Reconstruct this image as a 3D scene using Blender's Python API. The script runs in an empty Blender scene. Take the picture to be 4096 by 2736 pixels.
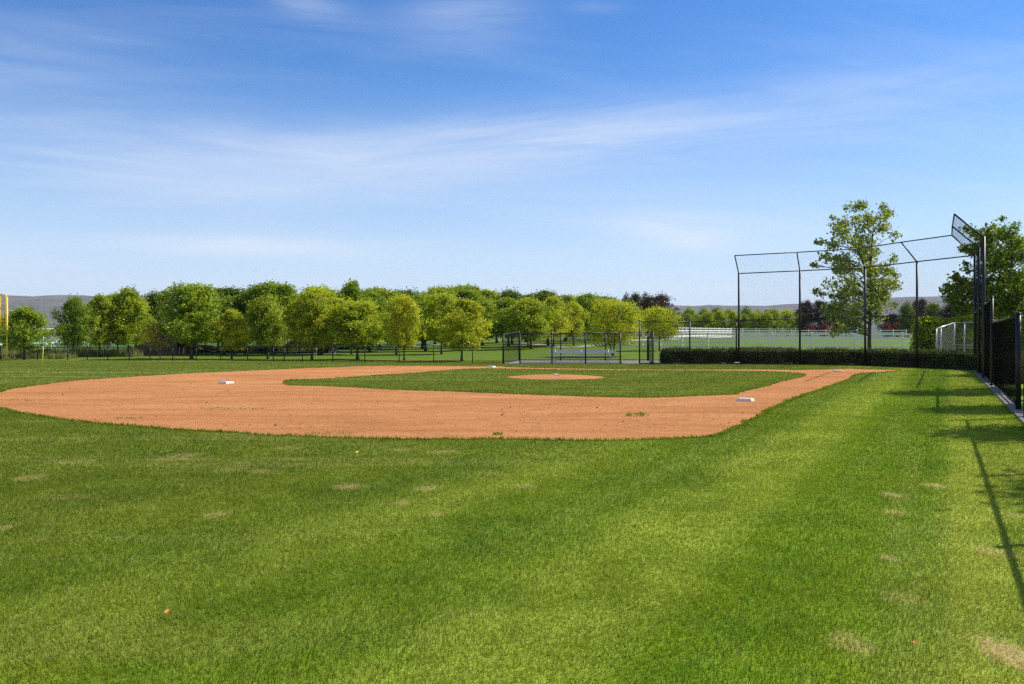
import bpy, bmesh, math, random
import numpy as np
from mathutils import Vector, noise as mnoise
from mathutils.geometry import tessellate_polygon

scene = bpy.context.scene
COL = scene.collection
rad = math.radians

# ---------------------------------------------------------------- camera
F, CX, HZ, HC = 3450.0, 2048.0, 1340.0, 1.70      # focal length, centre and horizon in photo pixels, eye height
cam_data = bpy.data.cameras.new("camera")
cam_data.sensor_width = 36.0
cam_data.lens = 36.0 * F / 4096.0
cam_data.shift_y = -(1368.0 - HZ) / 4096.0
cam_data.clip_start = 0.1
cam_data.clip_end = 30000.0
cam = bpy.data.objects.new("camera", cam_data)
cam.location = (0, 0, HC)
cam.rotation_euler = (rad(90), 0, 0)
COL.objects.link(cam)
scene.camera = cam

# ---------------------------------------------------------------- sun, sky, exposure
SUN_EL, SUN_AZ = rad(43), rad(18)                  # azimuth measured from +X towards +Y
sun_vec = Vector((math.cos(SUN_AZ) * math.cos(SUN_EL), math.sin(SUN_AZ) * math.cos(SUN_EL), math.sin(SUN_EL)))
sl = bpy.data.lights.new("sun", 'SUN')
sl.energy = 5.0
sl.angle = rad(0.53)
sl.color = (1.0, 0.95, 0.86)
sun = bpy.data.objects.new("sun", sl)
sun.rotation_euler = sun_vec.to_track_quat('Z', 'Y').to_euler()
sun.location = (60, 10, 60)
COL.objects.link(sun)

scene.view_settings.view_transform = 'Standard'
scene.view_settings.look = 'None'
scene.view_settings.exposure = 0.33
scene.view_settings.gamma = 1.0
scene.view_settings.use_curve_mapping = False
scene.cycles.use_denoising = False
scene.cycles.sample_clamp_indirect = 3.0
scene.cycles.sample_clamp_direct = 8.0
scene.cycles.use_adaptive_sampling = False
try:
    scene.cycles.sampling_pattern = 'BLUE_NOISE'
except Exception:
    pass

world = bpy.data.worlds.new("World")
scene.world = world
world.use_nodes = True


class NT:
    """tiny helper for writing node trees"""
    def __init__(self, nt):
        self.nt = nt
        nt.nodes.clear()

    def n(self, kind, ins=None, **props):
        nd = self.nt.nodes.new(kind)
        for k, v in props.items():
            setattr(nd, k, v)
        for k, v in (ins or {}).items():
            s = nd.inputs[k]
            if isinstance(v, bpy.types.NodeSocket):
                self.nt.links.new(v, s)
            else:
                if s.type == 'RGBA' and len(v) == 3:
                    v = (*v, 1.0)
                s.default_value = v
        return nd

    def math(self, op, a, b=0.0, c=0.0, clamp=False):
        nd = self.n('ShaderNodeMath', {0: a, 1: b, 2: c}, operation=op, use_clamp=clamp)
        return nd.outputs[0]

    def mix(self, f, a, b, blend='MIX'):
        nd = self.n('ShaderNodeMix', data_type='RGBA', blend_type=blend)
        for i, v in ((0, f), (6, a), (7, b)):
            s = nd.inputs[i]
            if isinstance(v, bpy.types.NodeSocket):
                self.nt.links.new(v, s)
            else:
                s.default_value = (*v, 1.0) if (i > 0 and len(v) == 3) else v
        return nd.outputs[2]

    def ramp(self, f, *stops):
        nd = self.n('ShaderNodeValToRGB', {0: f})
        cr = nd.color_ramp
        while len(cr.elements) > 1:
            cr.elements.remove(cr.elements[-1])
        for i, (p, c) in enumerate(stops):
            e = cr.elements[0] if i == 0 else cr.elements.new(p)
            e.position = p
            if not hasattr(c, '__len__'):
                c = (c, c, c)
            e.color = (*c, 1.0)
        return nd.outputs[0]

    def sstep(self, v, a, b):
        nd = self.n('ShaderNodeMapRange', {0: v, 1: a, 2: b, 3: 0.0, 4: 1.0}, interpolation_type='SMOOTHSTEP')
        return nd.outputs[0]

    def noise(self, vec, scale, detail=3.0, rough=0.55, dist=0.0):
        nd = self.n('ShaderNodeTexNoise', {'Vector': vec, 'Scale': scale, 'Detail': detail, 'Roughness': rough, 'Distortion': dist})
        return nd.outputs[0]

    def vmul(self, vec, s):
        return self.n('ShaderNodeVectorMath', {0: vec, 1: s}, operation='MULTIPLY').outputs[0]


def build_world():
    t = NT(world.node_tree)
    sky = t.n('ShaderNodeTexSky', sky_type='NISHITA')
    sky.sun_disc = False
    sky.sun_elevation = SUN_EL
    sky.sun_rotation = rad(90) - SUN_AZ
    sky.altitude = 900
    sky.air_density = 1.0
    sky.dust_density = 0.25
    sky.ozone_density = 3.0
    tc = t.n('ShaderNodeTexCoord').outputs['Generated']
    sep = t.n('ShaderNodeSeparateXYZ', {0: tc})
    x, y, z = sep.outputs
    zz = t.math('MAXIMUM', z, 0.0)
    # deeper blue overhead, as in the photograph
    hs = t.n('ShaderNodeHueSaturation', {'Hue': 0.507, 'Saturation': 1.19, 'Value': 1.0, 'Color': sky.outputs[0]}).outputs[0]
    # thin cirrus: direction projected on a cloud layer, stretched in long streaks
    hs = t.mix(1.0, hs, (0.70, 1.08, 1.28), 'MULTIPLY')
    den = t.math('ADD', zz, 0.16)
    u = t.math('DIVIDE', x, den)
    v = t.math('DIVIDE', y, den)
    ru = t.math('ADD', t.math('MULTIPLY', u, 0.97), t.math('MULTIPLY', v, 0.22))
    rv = t.math('SUBTRACT', t.math('MULTIPLY', v, 0.97), t.math('MULTIPLY', u, 0.22))
    p = t.n('ShaderNodeCombineXYZ', {0: t.math('MULTIPLY', ru, 0.55), 1: t.math('MULTIPLY', rv, 1.9), 2: 0.7}).outputs[0]
    p2 = t.n('ShaderNodeCombineXYZ', {0: t.math('MULTIPLY', ru, 2.2), 1: t.math('MULTIPLY', rv, 9.0), 2: 3.7}).outputs[0]
    big = t.noise(p, 0.9, 4.0, 0.5, 0.5)
    fine = t.noise(p2, 0.8, 5.0, 0.6, 1.0)
    m = t.math('ADD', t.math('MULTIPLY', big, 0.80), t.math('MULTIPLY', fine, 0.20))
    cl = t.sstep(m, 0.42, 0.72)
    cl = t.math('MULTIPLY', cl, 0.50)
    cl = t.math('MULTIPLY', cl, 0.45)
    # broad soft veils and one puff, at their bearings and heights in the sky
    yy = t.math('MAXIMUM', y, 0.05)
    az, el = t.math('DIVIDE', x, yy), t.math('DIVIDE', z, yy)
    warp = t.math('SUBTRACT', t.noise(t.n('ShaderNodeCombineXYZ', {0: t.math('MULTIPLY', az, 2.2), 1: t.math('MULTIPLY', el, 5.0), 2: 1.3}).outputs[0], 1.0, 4.0, 0.6), 0.5)
    for px, py, hw, hh, slope, k in ((700, 640, 950, 150, 0.06, 0.50), (2150, 570, 1150, 125, -0.10, 0.50), (3450, 400, 1000, 150, -0.16, 0.20), (2720, 945, 280, 75, 0.08, 0.95),
                                     (1870, 60, 250, 100, 0.05, 0.32), (1000, 1005, 480, 50, 0.05, 0.60), (180, 200, 520, 150, 0.1, 0.20), (1210, 10, 160, 45, 0.1, 0.30), (2380, 25, 110, 30, 0.0, 0.16)):
        du = t.math('SUBTRACT', az, (px - CX) / F)
        dw = t.math('SUBTRACT', t.math('SUBTRACT', el, (HZ - py) / F), t.math('MULTIPLY', du, -slope))
        dw = t.math('ADD', dw, t.math('MULTIPLY', warp, 0.05))
        a1 = t.math('DIVIDE', du, hw / F)
        a2 = t.math('DIVIDE', dw, hh / F)
        g = t.math('POWER', 2.71828, t.math('MULTIPLY', t.math('ADD', t.math('MULTIPLY', a1, a1), t.math('MULTIPLY', a2, a2)), -1.0))
        st = t.n('ShaderNodeCombineXYZ', {0: t.math('ADD', t.math('MULTIPLY', az, 3.0), px * 0.01), 1: t.math('MULTIPLY', t.math('ADD', el, t.math('MULTIPLY', du, slope)), 26.0), 2: py * 0.01}).outputs[0]
        tex = t.sstep(t.noise(st, 1.0, 6.0, 0.62, 0.9), 0.28, 0.72)
        v1 = t.math('MULTIPLY', t.math('MULTIPLY', g, k), t.math('ADD', 0.22, t.math('MULTIPLY', tex, 0.85)))
        cl = t.math('SUBTRACT', 1.0, t.math('MULTIPLY', t.math('SUBTRACT', 1.0, cl), t.math('SUBTRACT', 1.0, v1)))
    cl = t.math('MULTIPLY', cl, t.sstep(zz, -0.02, 0.05))
    # pale band low over the horizon
    lowveil = t.math('MULTIPLY', t.math('POWER', t.math('DIVIDE', t.math('SUBTRACT', 0.315, zz), 0.285, clamp=True), 1.55), 0.97)
    col = t.mix(cl, t.mix(lowveil, hs, (5.65, 6.6, 8.0)), (6.7, 7.25, 8.1))
    # pale veil added to the unseen sky behind the viewer, neutralises blue fill light
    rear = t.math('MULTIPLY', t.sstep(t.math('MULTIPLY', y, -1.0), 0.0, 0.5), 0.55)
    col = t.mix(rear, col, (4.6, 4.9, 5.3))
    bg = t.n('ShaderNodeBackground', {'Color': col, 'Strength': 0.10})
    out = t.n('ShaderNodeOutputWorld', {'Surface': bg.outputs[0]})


build_world()


# ---------------------------------------------------------------- terrain and pixel helpers
def sst(a, b, v):
    t = np.clip((v - a) / (b - a), 0, 1)
    return t * t * (3 - 2 * t)


def gz(x, y):
    """height of the ground: the field is level, the pasture behind rises gently"""
    t = np.maximum(0.0, np.asarray(y, float) - 55.0)
    full = 1.5 * (1 - np.exp(-t / 70.0))
    return full * (0.12 + 0.88 * sst(-20.0, 12.0, np.asarray(x, float)))


def G(px, py, z=0.0):
    """ground point seen at photo pixel (px, py)"""
    Y = 50.0
    zz = z
    for _ in range(60):
        X = (px - CX) / F * Y
        zz = float(gz(X, Y)) + z
        Yn = F * (HC - zz) / max(py - HZ, 1.0)
        Y = 0.5 * Y + 0.5 * min(Yn, 2000.0)
    return ((px - CX) / F * Y, Y, float(gz((px - CX) / F * Y, Y)))


def at(px, Y):
    X = (px - CX) / F * Y
    return (X, Y, float(gz(X, Y)))


def zat(py, Y):
    return HC + (HZ - py) / F * Y


# ---------------------------------------------------------------- object helpers
def link(o, parent=None):
    COL.objects.link(o)
    if parent is not None:
        o.parent = parent
    return o


def tag(o, label=None, cat=None, group=None, kind=None):
    if label: o['label'] = label
    if cat: o['category'] = cat
    if group: o['group'] = group
    if kind: o['kind'] = kind
    return o


def empty(name, loc=(0, 0, 0), rz=0.0):
    o = bpy.data.objects.new(name, None)
    o.location = loc
    o.rotation_euler = (0, 0, rz)
    o.empty_display_size = 0.3
    return link(o)


def np_mesh(name, verts, faces, mats=(), smooth=False, midx=None):
    """mesh from arrays; faces is (M, k)"""
    verts = np.asarray(verts, np.float32)
    faces = np.asarray(faces, np.int32)
    me = bpy.data.meshes.new(name)
    k = faces.shape[1]
    me.vertices.add(len(verts))
    me.vertices.foreach_set('co', verts.ravel())
    me.loops.add(faces.size)
    me.loops.foreach_set('vertex_index', faces.ravel())
    me.polygons.add(len(faces))
    me.polygons.foreach_set('loop_start', np.arange(0, faces.size, k, dtype=np.int32))
    try:
        me.polygons.foreach_set('loop_total', np.full(len(faces), k, np.int32))
    except Exception:
        pass
    for m in mats:
        me.materials.append(m)
    if midx is not None:
        me.polygons.foreach_set('material_index', np.asarray(midx, np.int32))
    me.polygons.foreach_set('use_smooth', np.full(len(faces), smooth, bool))
    me.update(calc_edges=True)
    me.validate()
    return me


class MB:
    """collects simple shapes and links them as ONE mesh object"""
    def __init__(self):
        self.v, self.f, self.m = [], [], []
        self.cur = 0

    def add(self, vs, fs):
        b = len(self.v)
        self.v.extend([tuple(p) for p in vs])
        for f in fs:
            self.f.append([b + i for i in f])
            self.m.append(self.cur)
        return self

    def box(self, c, s, rz=0.0):
        cx, cy, cz = c
        hx, hy, hz = s[0] / 2, s[1] / 2, s[2] / 2
        ca, sa = math.cos(rz), math.sin(rz)
        vs = []
        for dz in (-hz, hz):
            for dx, dy in ((-hx, -hy), (hx, -hy), (hx, hy), (-hx, hy)):
                vs.append((cx + dx * ca - dy * sa, cy + dx * sa + dy * ca, cz + dz))
        return self.add(vs, [(0, 3, 2, 1), (4, 5, 6, 7), (0, 1, 5, 4), (1, 2, 6, 5), (2, 3, 7, 6), (3, 0, 4, 7)])

    def bar(self, p0, p1, w, h):
        """rectangular bar between two points; h is measured upwards"""
        a, b = Vector(p0), Vector(p1)
        d = (b - a).normalized()
        side = d.cross(Vector((0, 0, 1)))
        side = Vector((1, 0, 0)) if side.length < 1e-4 else side.normalized()
        up = side.cross(d)
        vs = []
        for p in (a, b):
            for s, t in ((-1, -1), (1, -1), (1, 1), (-1, 1)):
                vs.append(p + side * (s * w / 2) + up * (t * h / 2))
        return self.add(vs, [(0, 1, 2, 3), (7, 6, 5, 4), (0, 4, 5, 1), (1, 5, 6, 2), (2, 6, 7, 3), (3, 7, 4, 0)])

    def tube(self, pts, r, n=8, cap=True):
        pts = [Vector(p) for p in pts]
        rs = r if hasattr(r, '__len__') else [r] * len(pts)
        vs, fs = [], []
        prev = None
        for i, p in enumerate(pts):
            d = (pts[min(i + 1, len(pts) - 1)] - pts[max(i - 1, 0)]).normalized()
            ref = Vector((0, 0, 1)) if abs(d.z) < 0.95 else Vector((1, 0, 0))
            a = d.cross(ref).normalized() if prev is None else (prev - d * prev.dot(d)).normalized()
            prev = a
            b = d.cross(a)
            for k in range(n):
                t = 2 * math.pi * k / n
                vs.append(p + (a * math.cos(t) + b * math.sin(t)) * rs[i])
        for i in range(len(pts) - 1):
            for k in range(n):
                k2 = (k + 1) % n
                fs.append((i * n + k, i * n + k2, (i + 1) * n + k2, (i + 1) * n + k))
        if cap:
            fs.append(tuple(range(n - 1, -1, -1)))
            fs.append(tuple((len(pts) - 1) * n + k for k in range(n)))
        return self.add(vs, fs)

    def disc(self, c, r, h, n=16):
        return self.tube([c, (c[0], c[1], c[2] + h)], r, n)

    def build(self, name, mat, parent=None, smooth=False, loc=None):
        me = bpy.data.meshes.new(name)
        vs = self.v
        if loc is not None:
            vs = [(x - loc[0], y - loc[1], z - loc[2]) for x, y, z in vs]
        me.from_pydata(vs, [], self.f)
        for m in (mat if isinstance(mat, (list, tuple)) else [mat]):
            me.materials.append(m)
        me.polygons.foreach_set('material_index', self.m)
        me.polygons.foreach_set('use_smooth', [smooth] * len(self.f))
        me.update()
        o = bpy.data.objects.new(name, me)
        if loc is not None:
            o.location = loc
        return link(o, parent)


def rel(root, p):
    return (p[0] - root.location.x, p[1] - root.location.y, p[2] - root.location.z)


# ---------------------------------------------------------------- materials
MATS = {}


def new_mat(name):
    m = bpy.data.materials.new(name)
    m.use_nodes = True
    MATS[name] = m
    return m, NT(m.node_tree)


def simple_mat(name, col, rough=0.6, metal=0.0, var=0.15, scale=6.0, bump=0.0, bscale=40.0, spec=0.4):
    m, t = new_mat(name)
    co = t.n('ShaderNodeTexCoord').outputs['Object']
    nz = t.noise(co, scale, 4.0)
    dark = tuple(c * (1 - var) for c in col)
    lite = tuple(min(1, c * (1 + var)) for c in col)
    c = t.ramp(nz, (0.3, dark), (0.7, lite))
    b = t.n('ShaderNodeBsdfPrincipled', {'Base Color': c, 'Roughness': rough, 'Metallic': metal, 'Specular IOR Level': spec})
    if bump:
        bn = t.n('ShaderNodeBump', {'Strength': bump, 'Distance': 0.01, 'Height': t.noise(co, bscale, 5.0)})
        t.nt.links.new(bn.outputs[0], b.inputs['Normal'])
    t.n('ShaderNodeOutputMaterial', {'Surface': b.outputs[0]})
    return m


FOUL_DIR = (-0.4517, -0.8922)          # home plate towards third base
FOUL_N = (0.8922, -0.4517)             # to the right of the third base line
SPOTS = []                              # worn tan spots in the lawn: (x, y, radius along x, radius along y, strength)
for px, py, rx, ry, s in (
    (1395, 1948, 70, 14, .75), (1700, 1955, 50, 12, .75), (1612, 2013, 40, 12, .6), (1750, 2055, 40, 10, .6), (852, 2062, 60, 14, .6),
    (1042, 1885, 50, 10, .5), (920, 1880, 60, 10, .5), (745, 1822, 80, 10, .5), (120, 1913, 70, 14, .6), (1150, 1792, 60, 8, .55),
    (2102, 1946, 50, 12, .45), (1960, 1893, 50, 10, .4), (3738, 1942, 45, 10, .9), (3568, 1980, 40, 14, .8), (3572, 2050, 40, 12, .7),
    (3560, 2235, 45, 14, .6), (4035, 2610, 110, 75, 1.0), (3420, 2575, 90, 50, .55), (3600, 2390, 80, 40, .35), (3990, 2210, 70, 30, .6),
    (1770, 1808, 70, 8, .5), (1600, 1800, 60, 7, .45), (300, 1850, 90, 9, .45), (500, 1700, 0, 0, 0), (30, 2110, 30, 14, .55),
    (4060, 1900, 40, 14, .45), (4050, 2060, 50, 14, .5), (700, 1838, 120, 9, .4), (250, 1990, 180, 12, .25)):
    if rx:
        X, Y, _ = G(px, py)
        X2 = (rx / F) * Y
        Y1 = F * HC / (py - ry - HZ)
        Y2 = F * HC / (py + ry - HZ)
        SPOTS.append((X, Y, X2, max(0.04, (Y1 - Y2) / 2), s))


def grass_color(t):
    """lawn colour as a function of place: patches, mowing stripes, dry streaks and worn spots"""
    co = t.n('ShaderNodeTexCoord').outputs['Object']
    geo = t.n('ShaderNodeNewGeometry').outputs['Position']
    sep = t.n('ShaderNodeSeparateXYZ', {0: geo})
    x, y = sep.outputs[0], sep.outputs[1]
    across = t.math('ADD', t.math('MULTIPLY', x, FOUL_N[0]), t.math('MULTIPLY', y, FOUL_N[1]))
    along = t.math('ADD', t.math('MULTIPLY', x, FOUL_DIR[0]), t.math('MULTIPLY', y, FOUL_DIR[1]))
    big = t.noise(geo, 0.16, 4.0, 0.6)
    mid = t.noise(geo, 0.75, 6.0, 0.72, 0.4)
    fine = t.noise(geo, 7.0, 3.0, 0.6)
    st = t.n('ShaderNodeCombineXYZ', {0: t.math('MULTIPLY', across, 0.75), 1: t.math('MULTIPLY', along, 0.05), 2: 0.0}).outputs[0]
    streak = t.noise(st, 1.0, 3.0, 0.6)
    st2 = t.n('ShaderNodeCombineXYZ', {0: t.math('MULTIPLY', x, 0.10), 1: t.math('MULTIPLY', y, 0.9), 2: 5.0}).outputs[0]
    rows = t.noise(st2, 1.0, 4.0, 0.65)
    # left part of the outfield is greyer and darker, foul ground to the right a fresh yellow green
    fresh = t.sstep(t.math('ADD', across, t.math('MULTIPLY', t.math('SUBTRACT', big, 0.5), 2.8)), -8.5, 0.5)
    old = t.ramp(mid, (0.25, GC['old_dark']), (0.5, GC['old_mid']), (0.76, GC['old_light']))
    new = t.ramp(mid, (0.25, GC['new_dark']), (0.5, GC['new_mid']), (0.76, GC['new_light']))
    c = t.mix(fresh, old, new)
    # mowing stripes in foul ground
    c = t.mix(t.math('MULTIPLY', t.math('MULTIPLY', t.sstep(streak, 0.50, 0.66), fresh), 0.55), c, GC['pale'])
    wav = t.math('SINE', t.math('ADD', t.math('MULTIPLY', across, 2.35), t.math('MULTIPLY', big, 0.6)))
    band = t.math('MULTIPLY', t.sstep(wav, -0.3, 0.7), t.math('MULTIPLY', fresh, t.math('ADD', 0.45, t.math('MULTIPLY', t.sstep(mid, 0.35, 0.60), 0.55))))
    c = t.mix(t.math('MULTIPLY', band, 0.70), c, (0.46, 0.52, 0.070))
    # dry streaks in the outfield
    dry = t.math('MULTIPLY', t.sstep(rows, 0.52, 0.70), t.math('SUBTRACT', 1.0, fresh))
    c = t.mix(t.math('MULTIPLY', dry, t.math('ADD', 0.25, t.math('MULTIPLY', mid, 0.7))), c, GC['dry'])
    c = t.mix(t.math('MULTIPLY', t.sstep(fine, 0.45, 0.75), 0.30), c, GC['pale'])
    c = t.mix(t.math('MULTIPLY', t.sstep(y, 57.0, 61.0), 0.6), c, (0.10, 0.19, 0.006))
    # the far outfield is bleached, with pale wheel tracks
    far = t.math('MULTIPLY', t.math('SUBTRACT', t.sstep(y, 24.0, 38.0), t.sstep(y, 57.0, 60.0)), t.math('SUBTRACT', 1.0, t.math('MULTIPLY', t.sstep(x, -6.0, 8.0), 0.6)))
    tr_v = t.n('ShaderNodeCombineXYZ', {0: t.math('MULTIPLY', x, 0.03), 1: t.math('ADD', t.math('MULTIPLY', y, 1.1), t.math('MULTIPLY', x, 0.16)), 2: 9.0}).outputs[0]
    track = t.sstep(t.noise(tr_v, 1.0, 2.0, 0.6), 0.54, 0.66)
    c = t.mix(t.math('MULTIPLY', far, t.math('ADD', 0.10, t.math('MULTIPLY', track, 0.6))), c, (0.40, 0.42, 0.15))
    tot = None
    wob = t.math('MULTIPLY', t.math('SUBTRACT', t.noise(geo, 3.5, 4.0, 0.7), 0.5), 2.6)
    wob = t.math('ADD', wob, t.math('MULTIPLY', t.math('SUBTRACT', t.noise(geo, 16.0, 4.0, 0.75), 0.5), 2.4))
    for sx, sy, rx, ry, s in SPOTS:
        dx = t.math('DIVIDE', t.math('SUBTRACT', x, sx), rx)
        dy = t.math('DIVIDE', t.math('SUBTRACT', y, sy), ry)
        r2 = t.math('SQRT', t.math('ADD', t.math('MULTIPLY', dx, dx), t.math('MULTIPLY', dy, dy)))
        k = t.math('MULTIPLY', t.math('SUBTRACT', 1.0, t.sstep(t.math('ADD', r2, wob), 0.50, 1.25)), s * 0.68)
        tot = k if tot is None else t.math('MAXIMUM', tot, k)
    return c, tot, geo


GC = dict(old_dark=(0.082, 0.145, 0.008), old_mid=(0.172, 0.224, 0.012), old_light=(0.300, 0.318, 0.036),
          new_dark=(0.100, 0.220, 0.003), new_mid=(0.205, 0.335, 0.004), new_light=(0.330, 0.420, 0.010),
          pale=(0.420, 0.440, 0.080), dry=(0.400, 0.360, 0.090), tan=(0.44, 0.28, 0.13))

GC = {k: (v if k == 'tan' else (v[0] * 0.82, v[1] * 0.89, v[2] * 0.9)) for k, v in GC.items()}


def lawn_materials():
    m, t = new_mat('lawn_soil')
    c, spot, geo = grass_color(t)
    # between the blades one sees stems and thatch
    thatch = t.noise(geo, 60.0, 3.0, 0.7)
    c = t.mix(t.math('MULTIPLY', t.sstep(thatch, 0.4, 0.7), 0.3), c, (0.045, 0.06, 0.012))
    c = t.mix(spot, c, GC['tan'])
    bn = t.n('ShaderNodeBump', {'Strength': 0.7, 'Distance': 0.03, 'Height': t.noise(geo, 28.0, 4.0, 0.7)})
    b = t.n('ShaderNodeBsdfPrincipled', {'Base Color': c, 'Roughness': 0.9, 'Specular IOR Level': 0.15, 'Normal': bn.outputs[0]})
    t.n('ShaderNodeOutputMaterial', {'Surface': b.outputs[0]})
    m, t = new_mat('grass_blade')
    c, spot, geo = grass_color(t)
    isl = t.n('ShaderNodeNewGeometry').outputs['Random Per Island']
    c = t.mix(t.math('MULTIPLY', t.sstep(isl, 0.80, 1.0), 0.6), c, GC['pale'])
    c = t.mix(t.math('MULTIPLY', t.sstep(isl, 0.955, 0.96), 0.7), c, (0.36, 0.27, 0.12))
    c = t.mix(t.math('MULTIPLY', t.sstep(isl, 0.50, 0.05), 0.82), c, (0.032, 0.070, 0.006))
    c = t.mix(t.math('MULTIPLY', spot, 0.8), c, GC['tan'])
    d = t.n('ShaderNodeBsdfDiffuse', {'Color': c})
    tr = t.n('ShaderNodeBsdfTranslucent', {'Color': t.mix(0.35, c, (0.46, 0.46, 0.03))})
    a = t.n('ShaderNodeMixShader', {0: 0.32, 1: d.outputs[0], 2: tr.outputs[0]})
    g = t.n('ShaderNodeBsdfGlossy', {'Color': (1, 1, 1), 'Roughness': 0.42})
    a2 = t.n('ShaderNodeMixShader', {0: 0.006, 1: a.outputs[0], 2: g.outputs[0]})
    t.n('ShaderNodeOutputMaterial', {'Surface': a2.outputs[0]})


lawn_materials()


def dirt_material(name, tint=1.0):
    m, t = new_mat(name)
    geo = t.n('ShaderNodeNewGeometry').outputs['Position']
    sep = t.n('ShaderNodeSeparateXYZ', {0: geo})
    st = t.n('ShaderNodeCombineXYZ', {0: t.math('MULTIPLY', sep.outputs[0], 0.16), 1: t.math('MULTIPLY', sep.outputs[1], 0.65), 2: 0.0}).outputs[0]
    rake = t.noise(st, 1.0, 5.0, 0.65, 0.8)
    mid = t.noise(geo, 1.3, 5.0, 0.65)
    grain = t.noise(geo, 34.0, 4.0, 0.75)
    fine = t.noise(geo, 110.0, 2.0, 0.7)
    c = t.ramp(rake, (0.30, (0.454 * tint, 0.189 * tint, 0.060 * tint)), (0.52, (0.608 * tint, 0.271 * tint, 0.092 * tint)), (0.75, (0.717 * tint, 0.352 * tint, 0.138 * tint)))
    c = t.mix(t.math('MULTIPLY', t.sstep(mid, 0.48, 0.72), 0.55), c, (0.429 * tint, 0.179 * tint, 0.059 * tint))
    c = t.mix(t.math('MULTIPLY', t.sstep(grain, 0.36, 0.22), 0.55), c, (0.25, 0.10, 0.04))
    c = t.mix(t.math('MULTIPLY', t.sstep(grain, 0.60, 0.78), 0.55), c, (0.80, 0.46, 0.235))
    g9 = t.noise(geo, 9.0, 3.0, 0.7)
    g4 = t.noise(t.vmul(geo, (1.0, 1.6, 1.0)), 3.6, 4.0, 0.7)
    c = t.mix(t.math('MULTIPLY', t.sstep(g9, 0.50, 0.30), 0.55), c, (0.30 * tint, 0.12 * tint, 0.045 * tint))
    c = t.mix(t.math('MULTIPLY', t.sstep(g4, 0.52, 0.68), 0.40), c, (0.36 * tint, 0.15 * tint, 0.055 * tint))
    c = t.mix(1.0, c, (0.955, 0.905, 0.90), 'MULTIPLY')
    h = t.math('ADD', t.math('ADD', t.math('MULTIPLY', grain, 0.6), t.math('MULTIPLY', fine, 0.25)), t.math('MULTIPLY', g9, 0.6))
    bn = t.n('ShaderNodeBump', {'Strength': 1.0, 'Distance': 0.045, 'Height': h})
    b = t.n('ShaderNodeBsdfPrincipled', {'Base Color': c, 'Roughness': 0.95, 'Specular IOR Level': 0.1, 'Normal': bn.outputs[0]})
    t.n('ShaderNodeOutputMaterial', {'Surface': b.outputs[0]})
    return m


dirt_material('infield_dirt')


def leaf_material(name, a, b, c3, trans=0.35, tcol=(0.35, 0.42, 0.03), clump=0.55, gloss=0.02):
    m, t = new_mat(name)
    co = t.n('ShaderNodeTexCoord').outputs['Object']
    rnd = t.n('ShaderNodeObjectInfo').outputs['Random']
    isl = t.n('ShaderNodeNewGeometry').outputs['Random Per Island']
    off = t.n('ShaderNodeVectorMath', {0: co, 1: t.n('ShaderNodeCombineXYZ', {0: t.math('MULTIPLY', rnd, 37.0), 1: 0.0, 2: 0.0}).outputs[0]}, operation='ADD').outputs[0]
    nz = t.noise(off, clump, 3.0, 0.6)
    f = t.math('ADD', nz, t.math('MULTIPLY', t.math('SUBTRACT', isl, 0.5), 0.42))
    f = t.math('ADD', f, t.math('MULTIPLY', t.math('SUBTRACT', rnd, 0.5), 0.14))
    col = t.ramp(f, (0.30, a), (0.50, b), (0.72, c3))
    d = t.n('ShaderNodeBsdfDiffuse', {'Color': col})
    tr = t.n('ShaderNodeBsdfTranslucent', {'Color': t.mix(0.5, col, tcol)})
    s = t.n('ShaderNodeMixShader', {0: trans, 1: d.outputs[0], 2: tr.outputs[0]})
    g = t.n('ShaderNodeBsdfGlossy', {'Color': (1, 1, 1), 'Roughness': 0.45})
    s2 = t.n('ShaderNodeMixShader', {0: gloss, 1: s.outputs[0], 2: g.outputs[0]})
    t.n('ShaderNodeOutputMaterial', {'Surface': s2.outputs[0]})
    return m


leaf_material('leaf_green', (0.058, 0.125, 0.007), (0.180, 0.280, 0.011), (0.390, 0.470, 0.020), trans=0.42, tcol=(0.52, 0.62, 0.03))
leaf_material('leaf_dark', (0.034, 0.074, 0.009), (0.085, 0.150, 0.014), (0.185, 0.255, 0.022), trans=0.36)
leaf_material('leaf_lime', (0.090, 0.170, 0.007), (0.295, 0.385, 0.011), (0.560, 0.590, 0.020), trans=0.44, tcol=(0.62, 0.66, 0.03))
leaf_material('leaf_yellow', (0.150, 0.230, 0.008), (0.430, 0.485, 0.012), (0.700, 0.660, 0.028), trans=0.44, tcol=(0.68, 0.66, 0.03))
leaf_material('leaf_gold', (0.240, 0.261, 0.017), (0.450, 0.417, 0.034), (0.630, 0.470, 0.056), tcol=(0.5, 0.35, 0.04))
leaf_material('leaf_maple', (0.090, 0.150, 0.020), (0.210, 0.275, 0.035), (0.370, 0.400, 0.070), trans=0.42, tcol=(0.5, 0.55, 0.06), gloss=0.03)
if 0: leaf_material('leaf_maple', (0.077, 0.148, 0.018), (0.154, 0.257, 0.026), (0.326, 0.396, 0.052), gloss=0.03)
leaf_material('leaf_side', (0.045, 0.100, 0.010), (0.105, 0.185, 0.014), (0.260, 0.320, 0.025), trans=0.42, clump=.9)
leaf_material('leaf_copper', (0.018, 0.010, 0.008), (0.035, 0.019, 0.013), (0.062, 0.036, 0.022), trans=0.12, tcol=(0.15, 0.05, 0.03))
if 0: leaf_material('leaf_copper', (0.029, 0.016, 0.013), (0.055, 0.029, 0.021), (0.098, 0.055, 0.034), trans=0.2, tcol=(0.2, 0.05, 0.03))
leaf_material('leaf_rust', (0.039, 0.023, 0.012), (0.078, 0.042, 0.020), (0.130, 0.075, 0.036), trans=0.15, tcol=(0.2, 0.08, 0.03))
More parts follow.
